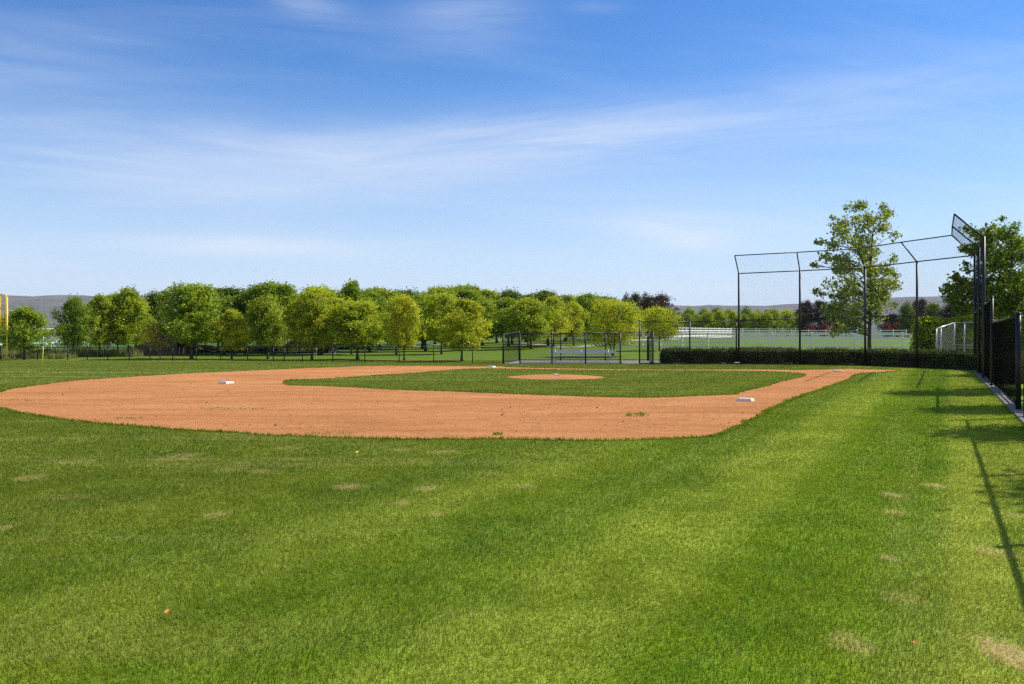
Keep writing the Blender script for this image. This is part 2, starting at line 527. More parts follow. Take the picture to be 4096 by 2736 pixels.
leaf_material('needle_dark', (0.016, 0.030, 0.018), (0.028, 0.048, 0.026), (0.046, 0.072, 0.034), trans=0.15)
leaf_material('leaf_red', (0.13, 0.020, 0.014), (0.24, 0.034, 0.022), (0.30, 0.08, 0.035), tcol=(0.4, 0.05, 0.03))
leaf_material('hedge_leaf', (0.011, 0.022, 0.005), (0.032, 0.052, 0.009), (0.140, 0.165, 0.022), trans=0.08, clump=1.5)
leaf_material('ivy_leaf', (0.06, 0.11, 0.008), (0.20, 0.27, 0.010), (0.50, 0.52, 0.016), trans=0.45, tcol=(0.6, 0.62, 0.03), clump=0.8)
leaf_material('weed_leaf', (0.090, 0.131, 0.030), (0.192, 0.206, 0.060), (0.336, 0.294, 0.110), trans=0.3, clump=0.5)
leaf_material('bush_leaf', (0.018, 0.040, 0.010), (0.035, 0.062, 0.014), (0.055, 0.090, 0.020), trans=0.2)
leaf_material('weed_tuft_leaf', (0.12, 0.20, 0.03), (0.17, 0.26, 0.04), (0.24, 0.30, 0.06))
simple_mat('bark', (0.085, 0.062, 0.045), 0.9, var=0.35, scale=9, bump=0.6)
simple_mat('bark_pale', (0.36, 0.25, 0.20), 0.85, var=0.25, scale=9, bump=0.4)
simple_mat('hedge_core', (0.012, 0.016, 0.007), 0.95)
simple_mat('black_vinyl', (0.010, 0.011, 0.014), 0.42, var=0.1, spec=0.35)
simple_mat('black_wire', (0.012, 0.012, 0.013), 0.85, var=0.05, spec=0.03)
simple_mat('galvanised', (0.34, 0.35, 0.36), 0.42, metal=0.5, var=0.12)
simple_mat('aluminium', (0.62, 0.64, 0.68), 0.33, metal=0.75, var=0.06)
simple_mat('white_vinyl', (0.84, 0.81, 0.77), 0.45, var=0.04)
simple_mat('base_rubber', (0.66, 0.62, 0.56), 0.5, var=0.06, scale=14)
simple_mat('yellow_paint', (0.88, 0.58, 0.06), 0.4, var=0.08)
simple_mat('yellow_mesh', (0.42, 0.25, 0.06), 0.5, var=0.1)
simple_mat('yellow_cap', (0.85, 0.62, 0.14), 0.5, var=0.05)
simple_mat('neon_yellow', (0.72, 0.72, 0.04), 0.5, var=0.05)
simple_mat('flag_cloth', (0.78, 0.80, 0.74), 0.8, var=0.05)
simple_mat('flag_green', (0.28, 0.36, 0.10), 0.8, var=0.1)
simple_mat('concrete', (0.19, 0.168, 0.145), 0.9, var=0.18, scale=3, bump=0.3)
simple_mat('gravel', (0.36, 0.30, 0.24), 0.95, var=0.25, scale=8, bump=0.5)
simple_mat('shed_wood', (0.15, 0.115, 0.085), 0.9, var=0.3, scale=4, bump=0.4)
simple_mat('shed_roof', (0.10, 0.09, 0.085), 0.8, var=0.2)
simple_mat('dark_gap', (0.012, 0.012, 0.013), 0.9)
simple_mat('pale_board', (0.48, 0.46, 0.42), 0.8)
simple_mat('barn_metal', (0.42, 0.44, 0.47), 0.55, metal=0.2, var=0.06)
simple_mat('barn_roof', (0.62, 0.64, 0.66), 0.5, var=0.05)
simple_mat('leaf_orange', (0.50, 0.17, 0.02), 0.6)
simple_mat('leaf_yellow_dry', (0.65, 0.48, 0.03), 0.6)
simple_mat('black_plastic', (0.012, 0.012, 0.014), 0.5)
simple_mat('white_plastic', (0.72, 0.73, 0.74), 0.5, var=0.04)
simple_mat('fur_brown', (0.16, 0.09, 0.055), 0.95, var=0.25)
simple_mat('fur_white', (0.70, 0.64, 0.58), 0.95, var=0.1)
simple_mat('clod', (0.36, 0.165, 0.078), 0.95, var=0.4, scale=3)
M = MATS


# ================================================================ THE SETTING
def grid_sheet(name, xs, ys, zf, mat, kind='structure', smooth=True):
    X, Y = np.meshgrid(np.array(xs, float), np.array(ys, float))
    Z = zf(X, Y)
    V = np.stack([X.ravel(), Y.ravel(), Z.ravel()], 1)
    nx, ny = len(xs), len(ys)
    i = np.arange(nx - 1)
    j = np.arange(ny - 1)
    I, J = np.meshgrid(i, j)
    a = (J * nx + I).ravel()
    Fc = np.stack([a, a + 1, a + 1 + nx, a + nx], 1)
    o = bpy.data.objects.new(name, np_mesh(name, V, Fc, [mat], smooth))
    link(o)
    return tag(o, kind=kind)


def spaced(lo, hi, near, n):
    """coordinates dense around zero and sparse far away"""
    u = np.linspace(-1, 1, n)
    s = np.sign(u) * np.abs(u) ** 2.6
    return np.unique(np.round(np.where(s < 0, s * -lo, s * hi), 3))


gx = spaced(-5000, 5000, 1, 90)
gy = np.unique(np.concatenate([np.arange(-40, 55, 12.0), np.arange(55, 130, 3.0), np.arange(130, 400, 15.0), np.array([400, 600, 1000, 1800, 3000, 5000, 7200])]))
grid_sheet('ground', gx, gy, gz, M['lawn_soil'])

# the crop field far out beyond the outfield fence
m, t = new_mat('crop')
geo = t.n('ShaderNodeNewGeometry').outputs['Position']
c = t.ramp(t.noise(geo, 0.25, 5.0, 0.65), (0.3, (0.045, 0.105, 0.022)), (0.55, (0.075, 0.15, 0.03)), (0.8, (0.12, 0.17, 0.05)))
bn = t.n('ShaderNodeBump', {'Strength': 0.8, 'Distance': 0.15, 'Height': t.noise(geo, 4.0, 5.0, 0.75)})
b = t.n('ShaderNodeBsdfPrincipled', {'Base Color': c, 'Roughness': 0.9, 'Specular IOR Level': 0.15, 'Normal': bn.outputs[0]})
t.n('ShaderNodeOutputMaterial', {'Surface': b.outputs[0]})
grid_sheet('crop_field', np.linspace(-420, -13, 40), np.unique(np.concatenate([np.arange(78, 140, 4.0), np.arange(140, 360, 12.0)])),
           lambda X, Y: gz(X, Y) + 0.05, M['crop'])


def smooth_loop(pts, step=0.25, jit=0.0, seed=1, closed=True):
    """Catmull-Rom through the points, resampled, with a ragged edge"""
    P = [np.array(p[:2], float) for p in pts]
    n = len(P)
    out = []
    rng = range(n) if closed else range(n - 1)
    for i in rng:
        if closed:
            p0, p1, p2, p3 = P[i - 1], P[i], P[(i + 1) % n], P[(i + 2) % n]
        else:
            p0, p1, p2, p3 = P[max(i - 1, 0)], P[i], P[i + 1], P[min(i + 2, n - 1)]
        k = max(1, int(np.linalg.norm(p2 - p1) / step))
        d1, d2 = np.linalg.norm(p1 - p0) + 1e-6, np.linalg.norm(p2 - p1) + 1e-6
        d3 = np.linalg.norm(p3 - p2) + 1e-6
        m1 = (p2 - p0) / (d1 + d2) * d2
        m2 = (p3 - p1) / (d2 + d3) * d2
        for s in range(k):
            u = s / k
            q = (2 * u**3 - 3 * u**2 + 1) * p1 + (u**3 - 2 * u**2 + u) * m1 + (-2 * u**3 + 3 * u**2) * p2 + (u**3 - u**2) * m2
            out.append(q)
    if not closed:
        out.append(P[-1])
    res = []
    for q in out:
        if jit:
            v = Vector((q[0] * 1.7, q[1] * 1.7, seed * 3.1))
            w = Vector((q[0] * 7, q[1] * 7, seed * 5.3))
            q = q + jit * np.array([mnoise.noise(v) + 0.6 * mnoise.noise(w), mnoise.noise(v + Vector((9, 0, 0))) + 0.6 * mnoise.noise(w + Vector((5, 0, 0)))])
        res.append((float(q[0]), float(q[1])))
    return res


DIRT_PX = [(-45, 1588), (0, 1571), (65, 1554), (174, 1539), (305, 1523), (458, 1512), (654, 1500), (829, 1490.6), (1024, 1482), (1155, 1476),
           (1329, 1469.6), (1460, 1465), (1634, 1464), (1765, 1464.5), (1896, 1466), (1990, 1466), (2048, 1470), (2310, 1475), (2571, 1478.5),
           (2833, 1479), (3072, 1478.5), (3203, 1480), (3290, 1478), (3399, 1475), (3464, 1478), (3552, 1480), (3595, 1484), (3508, 1491),
           (3430, 1497), (3395, 1518), (3334, 1538), (3268, 1562), (3181, 1592.6), (3072, 1641), (3029, 1665), (2986, 1684), (2946, 1706),
           (2898, 1728), (2855, 1741), (2767, 1750.5), (2615, 1759), (2440, 1762.6), (2266, 1761), (2048, 1757), (1678, 1757), (1460, 1754),
           (1242, 1746.6), (1024, 1738), (872, 1728), (698, 1719), (545, 1706), (392, 1694), (279, 1681), (174, 1667), (87, 1653), (0, 1634), (-45, 1612), (-58, 1600)]
INNER_PX = [(1150, 1541), (1159, 1521), (1233, 1518.5), (1373, 1512), (1504, 1503), (1678, 1491.5), (1809, 1481), (1918, 1475.5), (2048, 1476.5),
            (2310, 1480.5), (2571, 1483), (2833, 1484), (3072, 1487), (3159, 1491), (3220, 1497.5), (3203, 1510), (3150, 1521), (3072, 1544.6),
            (3007, 1560), (2955, 1571), (2946, 1579), (2833, 1583), (2702, 1588), (2571, 1592), (2397, 1588), (2222, 1582.6), (2048, 1576.5),
            (1809, 1566.5), (1634, 1562), (1416, 1551), (1268, 1544.7)]
DIRT = smooth_loop([G(*p) for p in DIRT_PX], 0.18, 0.10, 1)
INNER = smooth_loop([G(*p) for p in INNER_PX], 0.18, 0.10, 2)


def sheet(name, outer, holes, z, mat, kind='structure'):
    loops = [[Vector((x, y, 0)) for x, y in outer]] + [[Vector((x, y, 0)) for x, y in h] for h in holes]
    tris = tessellate_polygon(loops)
    flat = [p for l in loops for p in l]
    vs = [(p.x, p.y, float(gz(p.x, p.y)) + z) for p in flat]
    fs = []
    for a, b, c in tris:
        n = (flat[b] - flat[a]).cross(flat[c] - flat[a])
        fs.append((a, b, c) if n.z > 0 else (a, c, b))
    o = bpy.data.objects.new(name, np_mesh(name, vs, fs, [mat]))
    link(o)
    return tag(o, kind=kind)


sheet('infield_dirt', DIRT, [INNER], 0.006, M['infield_dirt'])

# pitcher's mound: a low dome of the same dirt
MX, MY, MR = at(2224, 34.6)[0], 34.6, 1.93
vs, fs = [(MX, MY, 0.10)], []
NR, NA = 8, 56
for i in range(1, NR + 1):
    r = MR * i / NR
    for k in range(NA):
        a = 2 * math.pi * k / NA
        rr = r * (1 + (0.03 * mnoise.noise(Vector((math.cos(a) * 3, math.sin(a) * 3, 0))) if i == NR else 0))
        z = 0.008 + 0.092 * (1 - (i / NR) ** 2) + 0.006 * mnoise.noise(Vector((rr * math.cos(a) * 4, rr * math.sin(a) * 4, 3)))
        vs.append((MX + rr * math.cos(a), MY + rr * math.sin(a), max(z, 0.007)))
for k in range(NA):
    fs.append((0, 1 + k, 1 + (k + 1) % NA))
for i in range(NR - 1):
    for k in range(NA):
        a, b2 = 1 + i * NA + k, 1 + i * NA + (k + 1) % NA
        fs.append((a, a + NA, b2 + NA))
        fs.append((a, b2 + NA, b2))
o = link(bpy.data.objects.new('pitchers_mound', np_mesh('pitchers_mound', vs, fs, [M['infield_dirt']], True)))
tag(o, kind='structure')

# dugout pad, kerb along the right fence and the gravel path through the orchard
PAD = [at(2008, 50.15)[:2], at(2075, 56.6)[:2], at(2645, 56.6)[:2], at(2690, 50.3)[:2]]
m_ = MB()
x0, x1 = PAD[0][0], PAD[3][0]
vs = [(x, y, 0.0) for x, y in PAD] + [(x, y, 0.035) for x, y in PAD]
m_.add(vs, [(4, 7, 6, 5), (0, 4, 5, 1), (1, 5, 6, 2), (2, 6, 7, 3), (3, 7, 4, 0)])
tag(m_.build('dugout_pavement', M['concrete']), kind='structure')


def fence_x(y):          # line of the fence along third base
    return 16.0 + 0.494 * (y - 28.75)


FD = Vector((0.443, 0.8966))            # along that fence, away from the camera
FNL = Vector((-0.8966, 0.443))          # towards the field
m_ = MB()
for ya, yb in ((-6.0, 17.75), (17.76, 28.6), (28.61, 42.6)):
    a = Vector((fence_x(ya), ya))
    b_ = Vector((fence_x(yb), yb))
    L = [a + FNL * 0.15, b_ + FNL * 0.15, b_ - FNL * 0.10, a - FNL * 0.10]
    vs = [(p.x, p.y, -0.05) for p in L] + [(p.x, p.y, 0.035) for p in L]
    m_.add(vs, [(4, 7, 6, 5), (0, 4, 5, 1), (1, 5, 6, 2), (2, 6, 7, 3), (3, 7, 4, 0)])
tag(m_.build('kerb', M['concrete']), kind='structure')
# paved strip behind that fence
a, b_ = Vector((fence_x(-6), -6)), Vector((fence_x(44), 44))
L = [a - FNL * 1.1, a - FNL * 3.4, b_ - FNL * 3.4, b_ - FNL * 1.1]
sheet('dugout_walk', [(p.x, p.y) for p in L], [], 0.012, M['concrete'])

PATH = [(2420, 1379), (2360, 1383), (2310, 1390), (2260, 1390), (2200, 1384), (2120, 1375), (2060, 1372), (1960, 1373), (1800, 1376), (1600, 1392), (1420, 1404), (1280, 1410)]
pp = smooth_loop([G(*p) for p in PATH], 0.8, 0, 1, closed=False)
lft, rgt = [], []
for i, p in enumerate(pp):
    a, b2 = pp[max(i - 1, 0)], pp[min(i + 1, len(pp) - 1)]
    d = np.array([b2[0] - a[0], b2[1] - a[1]])
    d /= np.linalg.norm(d) + 1e-9
    w = 0.8
    lft.append((p[0] - d[1] * w, p[1] + d[0] * w))
    rgt.append((p[0] + d[1] * w, p[1] - d[0] * w))
vs, fs = [], []
for a, b2 in zip(lft, rgt):
    for q in (a, b2):
        vs.append((q[0], q[1], float(gz(*q)) + 0.03))
for i in range(len(pp) - 1):
    fs.append((2 * i, 2 * i + 1, 2 * i + 3, 2 * i + 2))
o = link(bpy.data.objects.new('gravel_path', np_mesh('gravel_path', vs, fs, [M['gravel']])))
tag(o, kind='structure')


# hills
def hill_mat(name, a, b, c):
    m, t = new_mat(name)
    geo = t.n('ShaderNodeNewGeometry').outputs['Position']
    s = t.vmul(geo, (0.0016, 0.0016, 0.016))
    c1 = t.ramp(t.noise(s, 1.0, 8.0, 0.65), (0.3, a), (0.5, b), (0.72, c))
    bn = t.n('ShaderNodeBump', {'Strength': 1.0, 'Distance': 25.0, 'Height': t.noise(t.vmul(geo, (0.004, 0.004, 0.008)), 1.0, 7.0, 0.7)})
    bs = t.n('ShaderNodeBsdfPrincipled', {'Base Color': c1, 'Roughness': 1.0, 'Specular IOR Level': 0.0, 'Normal': bn.outputs[0]})
    t.n('ShaderNodeOutputMaterial', {'Surface': bs.outputs[0]})
    return m


hill_mat('hill_scrub', (0.055, 0.062, 0.052), (0.115, 0.105, 0.092), (0.19, 0.165, 0.145))


def hills(name, prof, D, depth, seed):
    px = np.array([p[0] for p in prof], float)
    py = np.array([p[1] for p in prof], float)
    nx, ny = 150, 26
    V = []
    for j in range(ny):
        s = j / (ny - 1)
        for i in range(nx):
            p = px[0] + (px[-1] - px[0]) * i / (nx - 1)
            top = HC + (HZ - np.interp(p, px, py)) / F * D
            Y = D - depth * (1 - s) if s <= 0.8 else D - depth * 0.2 + (s - 0.8) / 0.2 * depth * 0.5
            u = min(s / 0.8, 1.0)
            prof_h = (math.sin((u - 0.5) * math.pi) * 0.5 + 0.5) ** 0.9
            if s > 0.8:
                prof_h = 1 - 0.35 * ((s - 0.8) / 0.2)
            X = (p - CX) / F * (D - depth * 0.2)
            g = mnoise.fractal(Vector((X / 320.0, Y / 320.0, seed)), 1.0, 2.0, 5)
            top2 = top * (D - depth * 0.2) / D
            z = -4 + (top2 + 4) * prof_h + g * top * (0.10 * math.sin(u * math.pi) + 0.012)
            V.append((X, Y, z))
    Fc = [(j * nx + i, j * nx + i + 1, (j + 1) * nx + i + 1, (j + 1) * nx + i) for j in range(ny - 1) for i in range(nx - 1)]
    o = link(bpy.data.objects.new(name, np_mesh(name, V, Fc, [M['hill_scrub']], True)))
    return tag(o, kind='structure')


hills('hills', [(-700, 1194), (-300, 1190), (0, 1191), (70, 1187), (180, 1191), (230, 1192), (290, 1185), (400, 1184), (500, 1187), (600, 1187), (750, 1192),
                (1000, 1200), (1400, 1212), (1900, 1225), (2500, 1245), (3200, 1285)], 4900, 1900, 1.3)
hills('hills', [(1500, 1245), (2000, 1236), (2500, 1226), (2690, 1222), (2760, 1226), (2820, 1222), (2870, 1227), (2950, 1223), (3050, 1224), (3140, 1216),
                (3250, 1212), (3400, 1200), (3600, 1190), (3680, 1187), (3800, 1187), (4096, 1196), (4600, 1210), (5200, 1222)], 5900, 1900, 7.7)


# ---------------------------------------------------------------- lawn grass: one sheet of real blades
def in_poly(x, y, poly):
    P = np.array(poly)
    inside = np.zeros(len(x), bool)
    xj, yj = P[-1]
    for xi, yi in P:
        c = ((yi > y) != (yj > y)) & (x < (xj - xi) * (y - yi) / (yj - yi + 1e-12) + xi)
        inside ^= c
        xj, yj = xi, yi
    return inside


def lawn_blades():
    rs = np.random.default_rng(11)
    parts = []
    #        y0   y1   per m2  width   height
    for y0, y1, dens, w, h in ((1.6, 3.4, 2200, .0048, .026), (3.4, 6.5, 9500, .0046, .026), (6.5, 11, 4600, .0062, .027), (11, 20, 1900, .010, .029), (20, 34, 620, .018, .031), (34, 58, 250, .032, .032)):
        hw0 = (0.62 * y1 + 1.0)
        n = int(dens * (y1 - y0) * 2 * hw0)
        ya, yb = y0 * 0.84, y1 * 1.16
        hw0 = 0.62 * yb + 1.0
        n = int(dens * (yb - ya) * 2 * hw0)
        x = rs.uniform(-hw0, hw0, n)
        y = rs.uniform(ya, yb, n)
        acc = sst(y0 * 0.84, y0 * 1.16, y) * (1 - sst(y1 * 0.84, y1 * 1.16, y))
        k = (rs.random(n) < acc) & (np.abs(x) < 0.62 * y + 1.0) & (x < fence_x(y) - 0.17)
        x, y = x[k], y[k]
        hit = in_poly(x, y, DIRT) & ~in_poly(x, y, INNER)
        hit |= (x - MX) ** 2 + (y - MY) ** 2 < (MR + 0.02) ** 2
        hit |= in_poly(x, y, PAD)
        hit |= (y > 57.6)
        x, y = x[~hit], y[~hit]
        # thinner in the worn spots
        thin = np.zeros(len(x))
        for sx, sy, rx, ry, s in SPOTS:
            r = np.sqrt(((x - sx) / rx) ** 2 + ((y - sy) / ry) ** 2)
            thin = np.maximum(thin, s * (1 - sst(0.3, 1.4, r)))
        k = rs.random(len(x)) > thin * 0.7
        x, y, thin = x[k], y[k], thin[k]
        n = len(x)
        clump = np.array([mnoise.noise(Vector((a * 2.2, b * 2.2, 4.0))) for a, b in zip(x, y)]) if y0 < 11 else 0.0
        hh = h * (1 + 0.35 * clump) * rs.uniform(0.6, 1.25, n) * (1 - 0.45 * thin)
        ww = w * rs.uniform(0.7, 1.3, n)
        a = rs.uniform(0, 2 * np.pi, n)
        lean = hh * np.abs(rs.normal(0.35, 0.35, n))
        la = rs.uniform(0, 2 * np.pi, n)
        # mowing lays the blades along alternate stripes
        across = x * FOUL_N[0] + y * FOUL_N[1]
        sgn = np.where(np.sin(across * 2.6) > 0, 1.0, -1.0)
        dx = np.cos(la) * lean + sgn * FOUL_DIR[0] * hh * 0.30
        dy = np.sin(la) * lean + sgn * FOUL_DIR[1] * hh * 0.30
        z = gz(x, y)
        ca, sa = np.cos(a) * ww / 2, np.sin(a) * ww / 2
        V = np.empty((n, 3, 3), np.float32)
        V[:, 0] = np.stack([x - ca, y - sa, z], 1)
        V[:, 1] = np.stack([x + ca, y + sa, z], 1)
        V[:, 2] = np.stack([x + dx, y + dy, z + hh], 1)
        parts.append(V.reshape(-1, 3))
    V = np.concatenate(parts)
    Fc = np.arange(len(V)).reshape(-1, 3)
    o = link(bpy.data.objects.new('lawn_grass', np_mesh('lawn_grass', V, Fc, [M['grass_blade']])))
    tag(o, 'short mown grass covering the ball field and its infield', 'grass', kind='stuff')
    print('blades', len(Fc))


lawn_blades()


# taller tufts along the edge where the lawn meets the dirt
def edge_fringe():
    rs = np.random.default_rng(5)
    xs, ys, hs = [], [], []
    for loop, out in ((DIRT, 1), (INNER, -1)):
        P = np.array(loop)
        Q = np.roll(P, -1, 0)
        d = Q - P
        ln = np.linalg.norm(d, axis=1)
        c = P.mean(0)
        for (p, dd, l) in zip(P, d, ln):
            if l < 1e-4 or p[1] > 48:
                continue
            n = int(l * (130 if p[1] < 26 else 60))
            u = rs.random(n)
            nrm = np.array([dd[1], -dd[0]]) / l
            off = rs.uniform(-0.02, 0.10, n)
            q = p + dd * u[:, None]
            for s in (1,):
                t1 = q - nrm * (off * out)[:, None]
                xs.append(t1[:, 0]); ys.append(t1[:, 1])
                hs.append(rs.uniform(0.03, 0.065, n))
    x, y, h = np.concatenate(xs), np.concatenate(ys), np.concatenate(hs)
    n = len(x)
    w = 0.006 + 0.0006 * y
    a = rs.uniform(0, 6.283, n)
    l = rs.uniform(0, 6.283, n)
    le = h * np.abs(rs.normal(0, 0.6, n))
    V = np.empty((n, 3, 3), np.float32)
    V[:, 0] = np.stack([x - np.cos(a) * w, y - np.sin(a) * w, 0 * x], 1)
    V[:, 1] = np.stack([x + np.cos(a) * w, y + np.sin(a) * w, 0 * x], 1)
    V[:, 2] = np.stack([x + np.cos(l) * le, y + np.sin(l) * le, h], 1)
    o = link(bpy.data.objects.new('edge_grass', np_mesh('edge_grass', V.reshape(-1, 3), np.arange(3 * n).reshape(-1, 3), [M['grass_blade']])))
    tag(o, 'ragged taller grass along the edges of the infield dirt', 'grass', kind='stuff')


edge_fringe()


def dirt_clods():
    rs = np.random.default_rng(8)
    n = 26000
    Y = 11 + 34 * rs.random(n) ** 1.5
    X = rs.uniform(-20, 18, n)
    k = in_poly(X, Y, DIRT) & ~in_poly(X, Y, INNER)
    X, Y = X[k], Y[k]
    n = len(X)
    r = rs.gamma(2.0, 0.0035, n) + 0.003
    r[rs.random(n) < 0.012] *= 2.6
    base = np.array([(1, 0, 0), (-.5, .87, 0), (-.5, -.87, 0), (0.1, 0, 0.8)], float)
    a = rs.uniform(0, 6.283, n)
    ca, sa = np.cos(a), np.sin(a)
    V = np.empty((n, 4, 3))
    for i, b in enumerate(base):
        jit = rs.uniform(0.7, 1.3, n)
        V[:, i, 0] = X + r * jit * (b[0] * ca - b[1] * sa)
        V[:, i, 1] = Y + r * jit * (b[0] * sa + b[1] * ca)
        V[:, i, 2] = 0.005 + r * jit * b[2]
    f = np.array([(0, 1, 3), (1, 2, 3), (2, 0, 3)])
    Fc = (np.arange(n)[:, None, None] * 4 + f[None]).reshape(-1, 3)
    o = link(bpy.data.objects.new('dirt_crumbs', np_mesh('dirt_crumbs', V.reshape(-1, 3), Fc, [M['clod']])))
    tag(o, 'small crumbs and clods scattered over the infield dirt', 'dirt', kind='stuff')


dirt_clods()


# ================================================================ BALL FIELD OBJECTS
def field_base(name, loc, label):
    """square canvas base, 38 cm, sides along the base paths, with bevelled edges"""
    root = None
    bm = bmesh.new()
    bmesh.ops.create_cube(bm, size=1.0)
    for v in bm.verts:
        v.co.x *= 0.40
        v.co.y *= 0.40
        v.co.z = v.co.z * 0.062 + 0.031
        if v.co.z > 0.032:
            v.co.x *= 0.86
            v.co.y *= 0.86
    bmesh.ops.bevel(bm, geom=bm.edges[:], offset=0.012, segments=3, affect='EDGES', profile=0.6)
    top = [f for f in bm.faces if f.normal.z > 0.95]
    r = bmesh.ops.inset_region(bm, faces=top, thickness=0.03, depth=0.0)
    bmesh.ops.translate(bm, verts=list({v for f in top for v in f.verts}), vec=(0, 0, 0.006))
    me = bpy.data.meshes.new(name)
    bm.to_mesh(me)
    bm.free()
    me.materials.append(M['base_rubber'])
    for p in me.polygons:
        p.use_smooth = False
    o = link(bpy.data.objects.new(name, me))
    o.location = loc
    o.rotation_euler = (0, 0, math.atan2(FOUL_DIR[1], FOUL_DIR[0]))
    return tag(o, label, 'base', 'bases of the diamond')


for (px, py), lab in (((2982, 1604), 'nearest white base, where the dirt narrows into the right base path'),
                      ((905, 1534), 'white square base alone in the wide dirt, left of the infield grass tip'),
                      ((1965, 1469.5), 'far white base at the dirt edge in front of the dugout fence')):
    X, Y, _ = G(px, py)
    field_base('base', (X, Y, 0.006), lab)

hx, hy, _ = G(3350, 1486)
bm_ = MB()
pent = [(-0.216, 0.14), (-0.216, -0.08), (0, -0.30), (0.216, -0.08), (0.216, 0.14)]
fwd = Vector((-0.78, -0.15)).normalized()      # from home plate towards the mound
sd = Vector((-fwd.y, fwd.x))
pl = [(fwd.x * y + sd.x * x, fwd.y * y + sd.y * x) for x, y in pent]
bm_.add([(x, y, 0.0) for x, y in pl] + [(x, y, 0.03) for x, y in pl],
        [(4, 3, 2, 1, 0), (5, 6, 7, 8, 9)] + [(i, (i + 1) % 5, 5 + (i + 1) % 5, 5 + i) for i in range(5)])
o = bm_.build('home_plate', M['base_rubber'])
o.location = (hx, hy, 0.018)
tag(o, 'white five sided home plate in the dirt in front of the backstop', 'home plate')
b_ = MB().box((0, 0, 0.025), (0.61, 0.15, 0.05))
o = b_.build('pitchers_plate', M['base_rubber'])
o.location = (MX, MY, 0.085)
o.rotation_euler = (0, 0, math.atan2(fwd.y, fwd.x) + rad(90))
tag(o, 'white slab on top of the small round dirt mound', 'pitching rubber')


# ---------------------------------------------------------------- chain link
def link_wires(mb, quad, pitch=0.052, wire=0.0036, seg=0.7):
    """woven wires across a planar quad A,B (bottom) C,D (top): real three sided rods"""
    A, B, Cc, D = [np.array(p, float) for p in quad]      # A bottom left, B bottom right, Cc top right, D top left
    ux = B - A
    W = np.linalg.norm(ux)
    ux /= W
    up = D - A
    up -= ux * up.dot(ux)
    up /= np.linalg.norm(up)
    nrm = np.cross(ux, up)
    P2 = [((p - A).dot(ux), (p - A).dot(up)) for p in (A, B, Cc, D)]
    V, Fs = [], []
    Hm = max(p[1] for p in P2)
    for sgn in (1, -1):
        c0 = -Hm if sgn > 0 else 0.0
        c1 = W if sgn > 0 else W + Hm
        lo = min(-1.0, c0) - 0.5
        c = lo
        while c < c1 + 0.5:
            # line u - sgn * v = c
            hits = []
            for i in range(4):
                (u0, v0), (u1, v1) = P2[i], P2[(i + 1) % 4]
                f0, f1 = u0 - sgn * v0 - c, u1 - sgn * v1 - c
                if f0 * f1 < 0:
                    s = f0 / (f0 - f1)
                    hits.append((u0 + (u1 - u0) * s, v0 + (v1 - v0) * s))
            if len(hits) == 2:
                h0, h1 = sorted(hits, key=lambda q: q[1])
                ln = math.hypot(h1[0] - h0[0], h1[1] - h0[1])
                if ln > 0.01:
                    k = max(1, int(ln / seg))
                    d = (ux * (h1[0] - h0[0]) + up * (h1[1] - h0[1])) / ln
                    s1 = np.cross(d, nrm)
                    offs = (nrm * wire * 0.6 * sgn)
                    p0 = A + ux * h0[0] + up * h0[1] + offs
                    p1 = A + ux * h1[0] + up * h1[1] + offs
                    base = len(V)
                    for q in range(k + 1):
                        p = p0 + (p1 - p0) * (q / k)
                        V.append(p + nrm * wire * 0.58)
                        V.append(p + s1 * wire * 0.5 - nrm * wire * 0.29)
                        V.append(p - s1 * wire * 0.5 - nrm * wire * 0.29)
                    for q in range(k):
                        for e in range(3):
                            e2 = (e + 1) % 3
                            Fs.append((base + 3 * q + e, base + 3 * q + e2, base + 3 * q + 3 + e2, base + 3 * q + 3 + e))
            c += pitch * 1.41421 / 1.0
    if V:
        mb.add([tuple(v) for v in V], Fs)


class WireBuf:
    def __init__(self):
        self.v, self.f = [], []

    def add(self, vs, fs):
        b = len(self.v)
        self.v.extend(vs)
        self.f.extend([tuple(b + i for i in f) for f in fs])

    def build(self, name, mat, parent, loc):
        V = np.array(self.v, np.float64) - np.array(loc)
        o = bpy.data.objects.new(name, np_mesh(name, V, self.f, [mat]))
        return link(o, parent)


def post_part(root, p, h, r, name='post', mat='black_vinyl', cap=True, n=10):
    x, y, z = rel(root, p)
    mb = MB().tube([(x, y, z - 0.1), (x, y, z + h)], r, n)
    if cap:
        mb.tube([(x, y, z + h - 0.02), (x, y, z + h + 0.015), (x, y, z + h + 0.045)], [r * 1.25, r * 1.25, r * 0.5], n)
    return mb.build(name, M[mat], root, smooth=True)


def rail_part(root, p0, p1, r=0.021, name='top_rail', mat='black_vinyl', n=8):
    return MB().tube([rel(root, p0), rel(root, p1)], r, n).build(name, M[mat], root, smooth=True)


def up(p, h):
    return (p[0], p[1], p[2] + h)


# outfield fence
OUT_PX = [-60, 3, 149, 270, 349, 431.6, 517, 600, 691, 785, 883, 990, 1093, 1136.6, 1209.6, 1331, 1459, 1596.5, 1735, 1890, 2011]


def out_y(px):
    return float(np.interp(px, [-100, 3, 149, 785, 1331, 1596, 1890, 2011], [58.8, 58.3, 58.0, 56.6, 54.3, 52.9, 51.8, 50.6]))


def out_h(px):
    return float(np.interp(px, [-100, 400, 1000, 2011], [0.86, 0.9, 0.97, 1.0]))


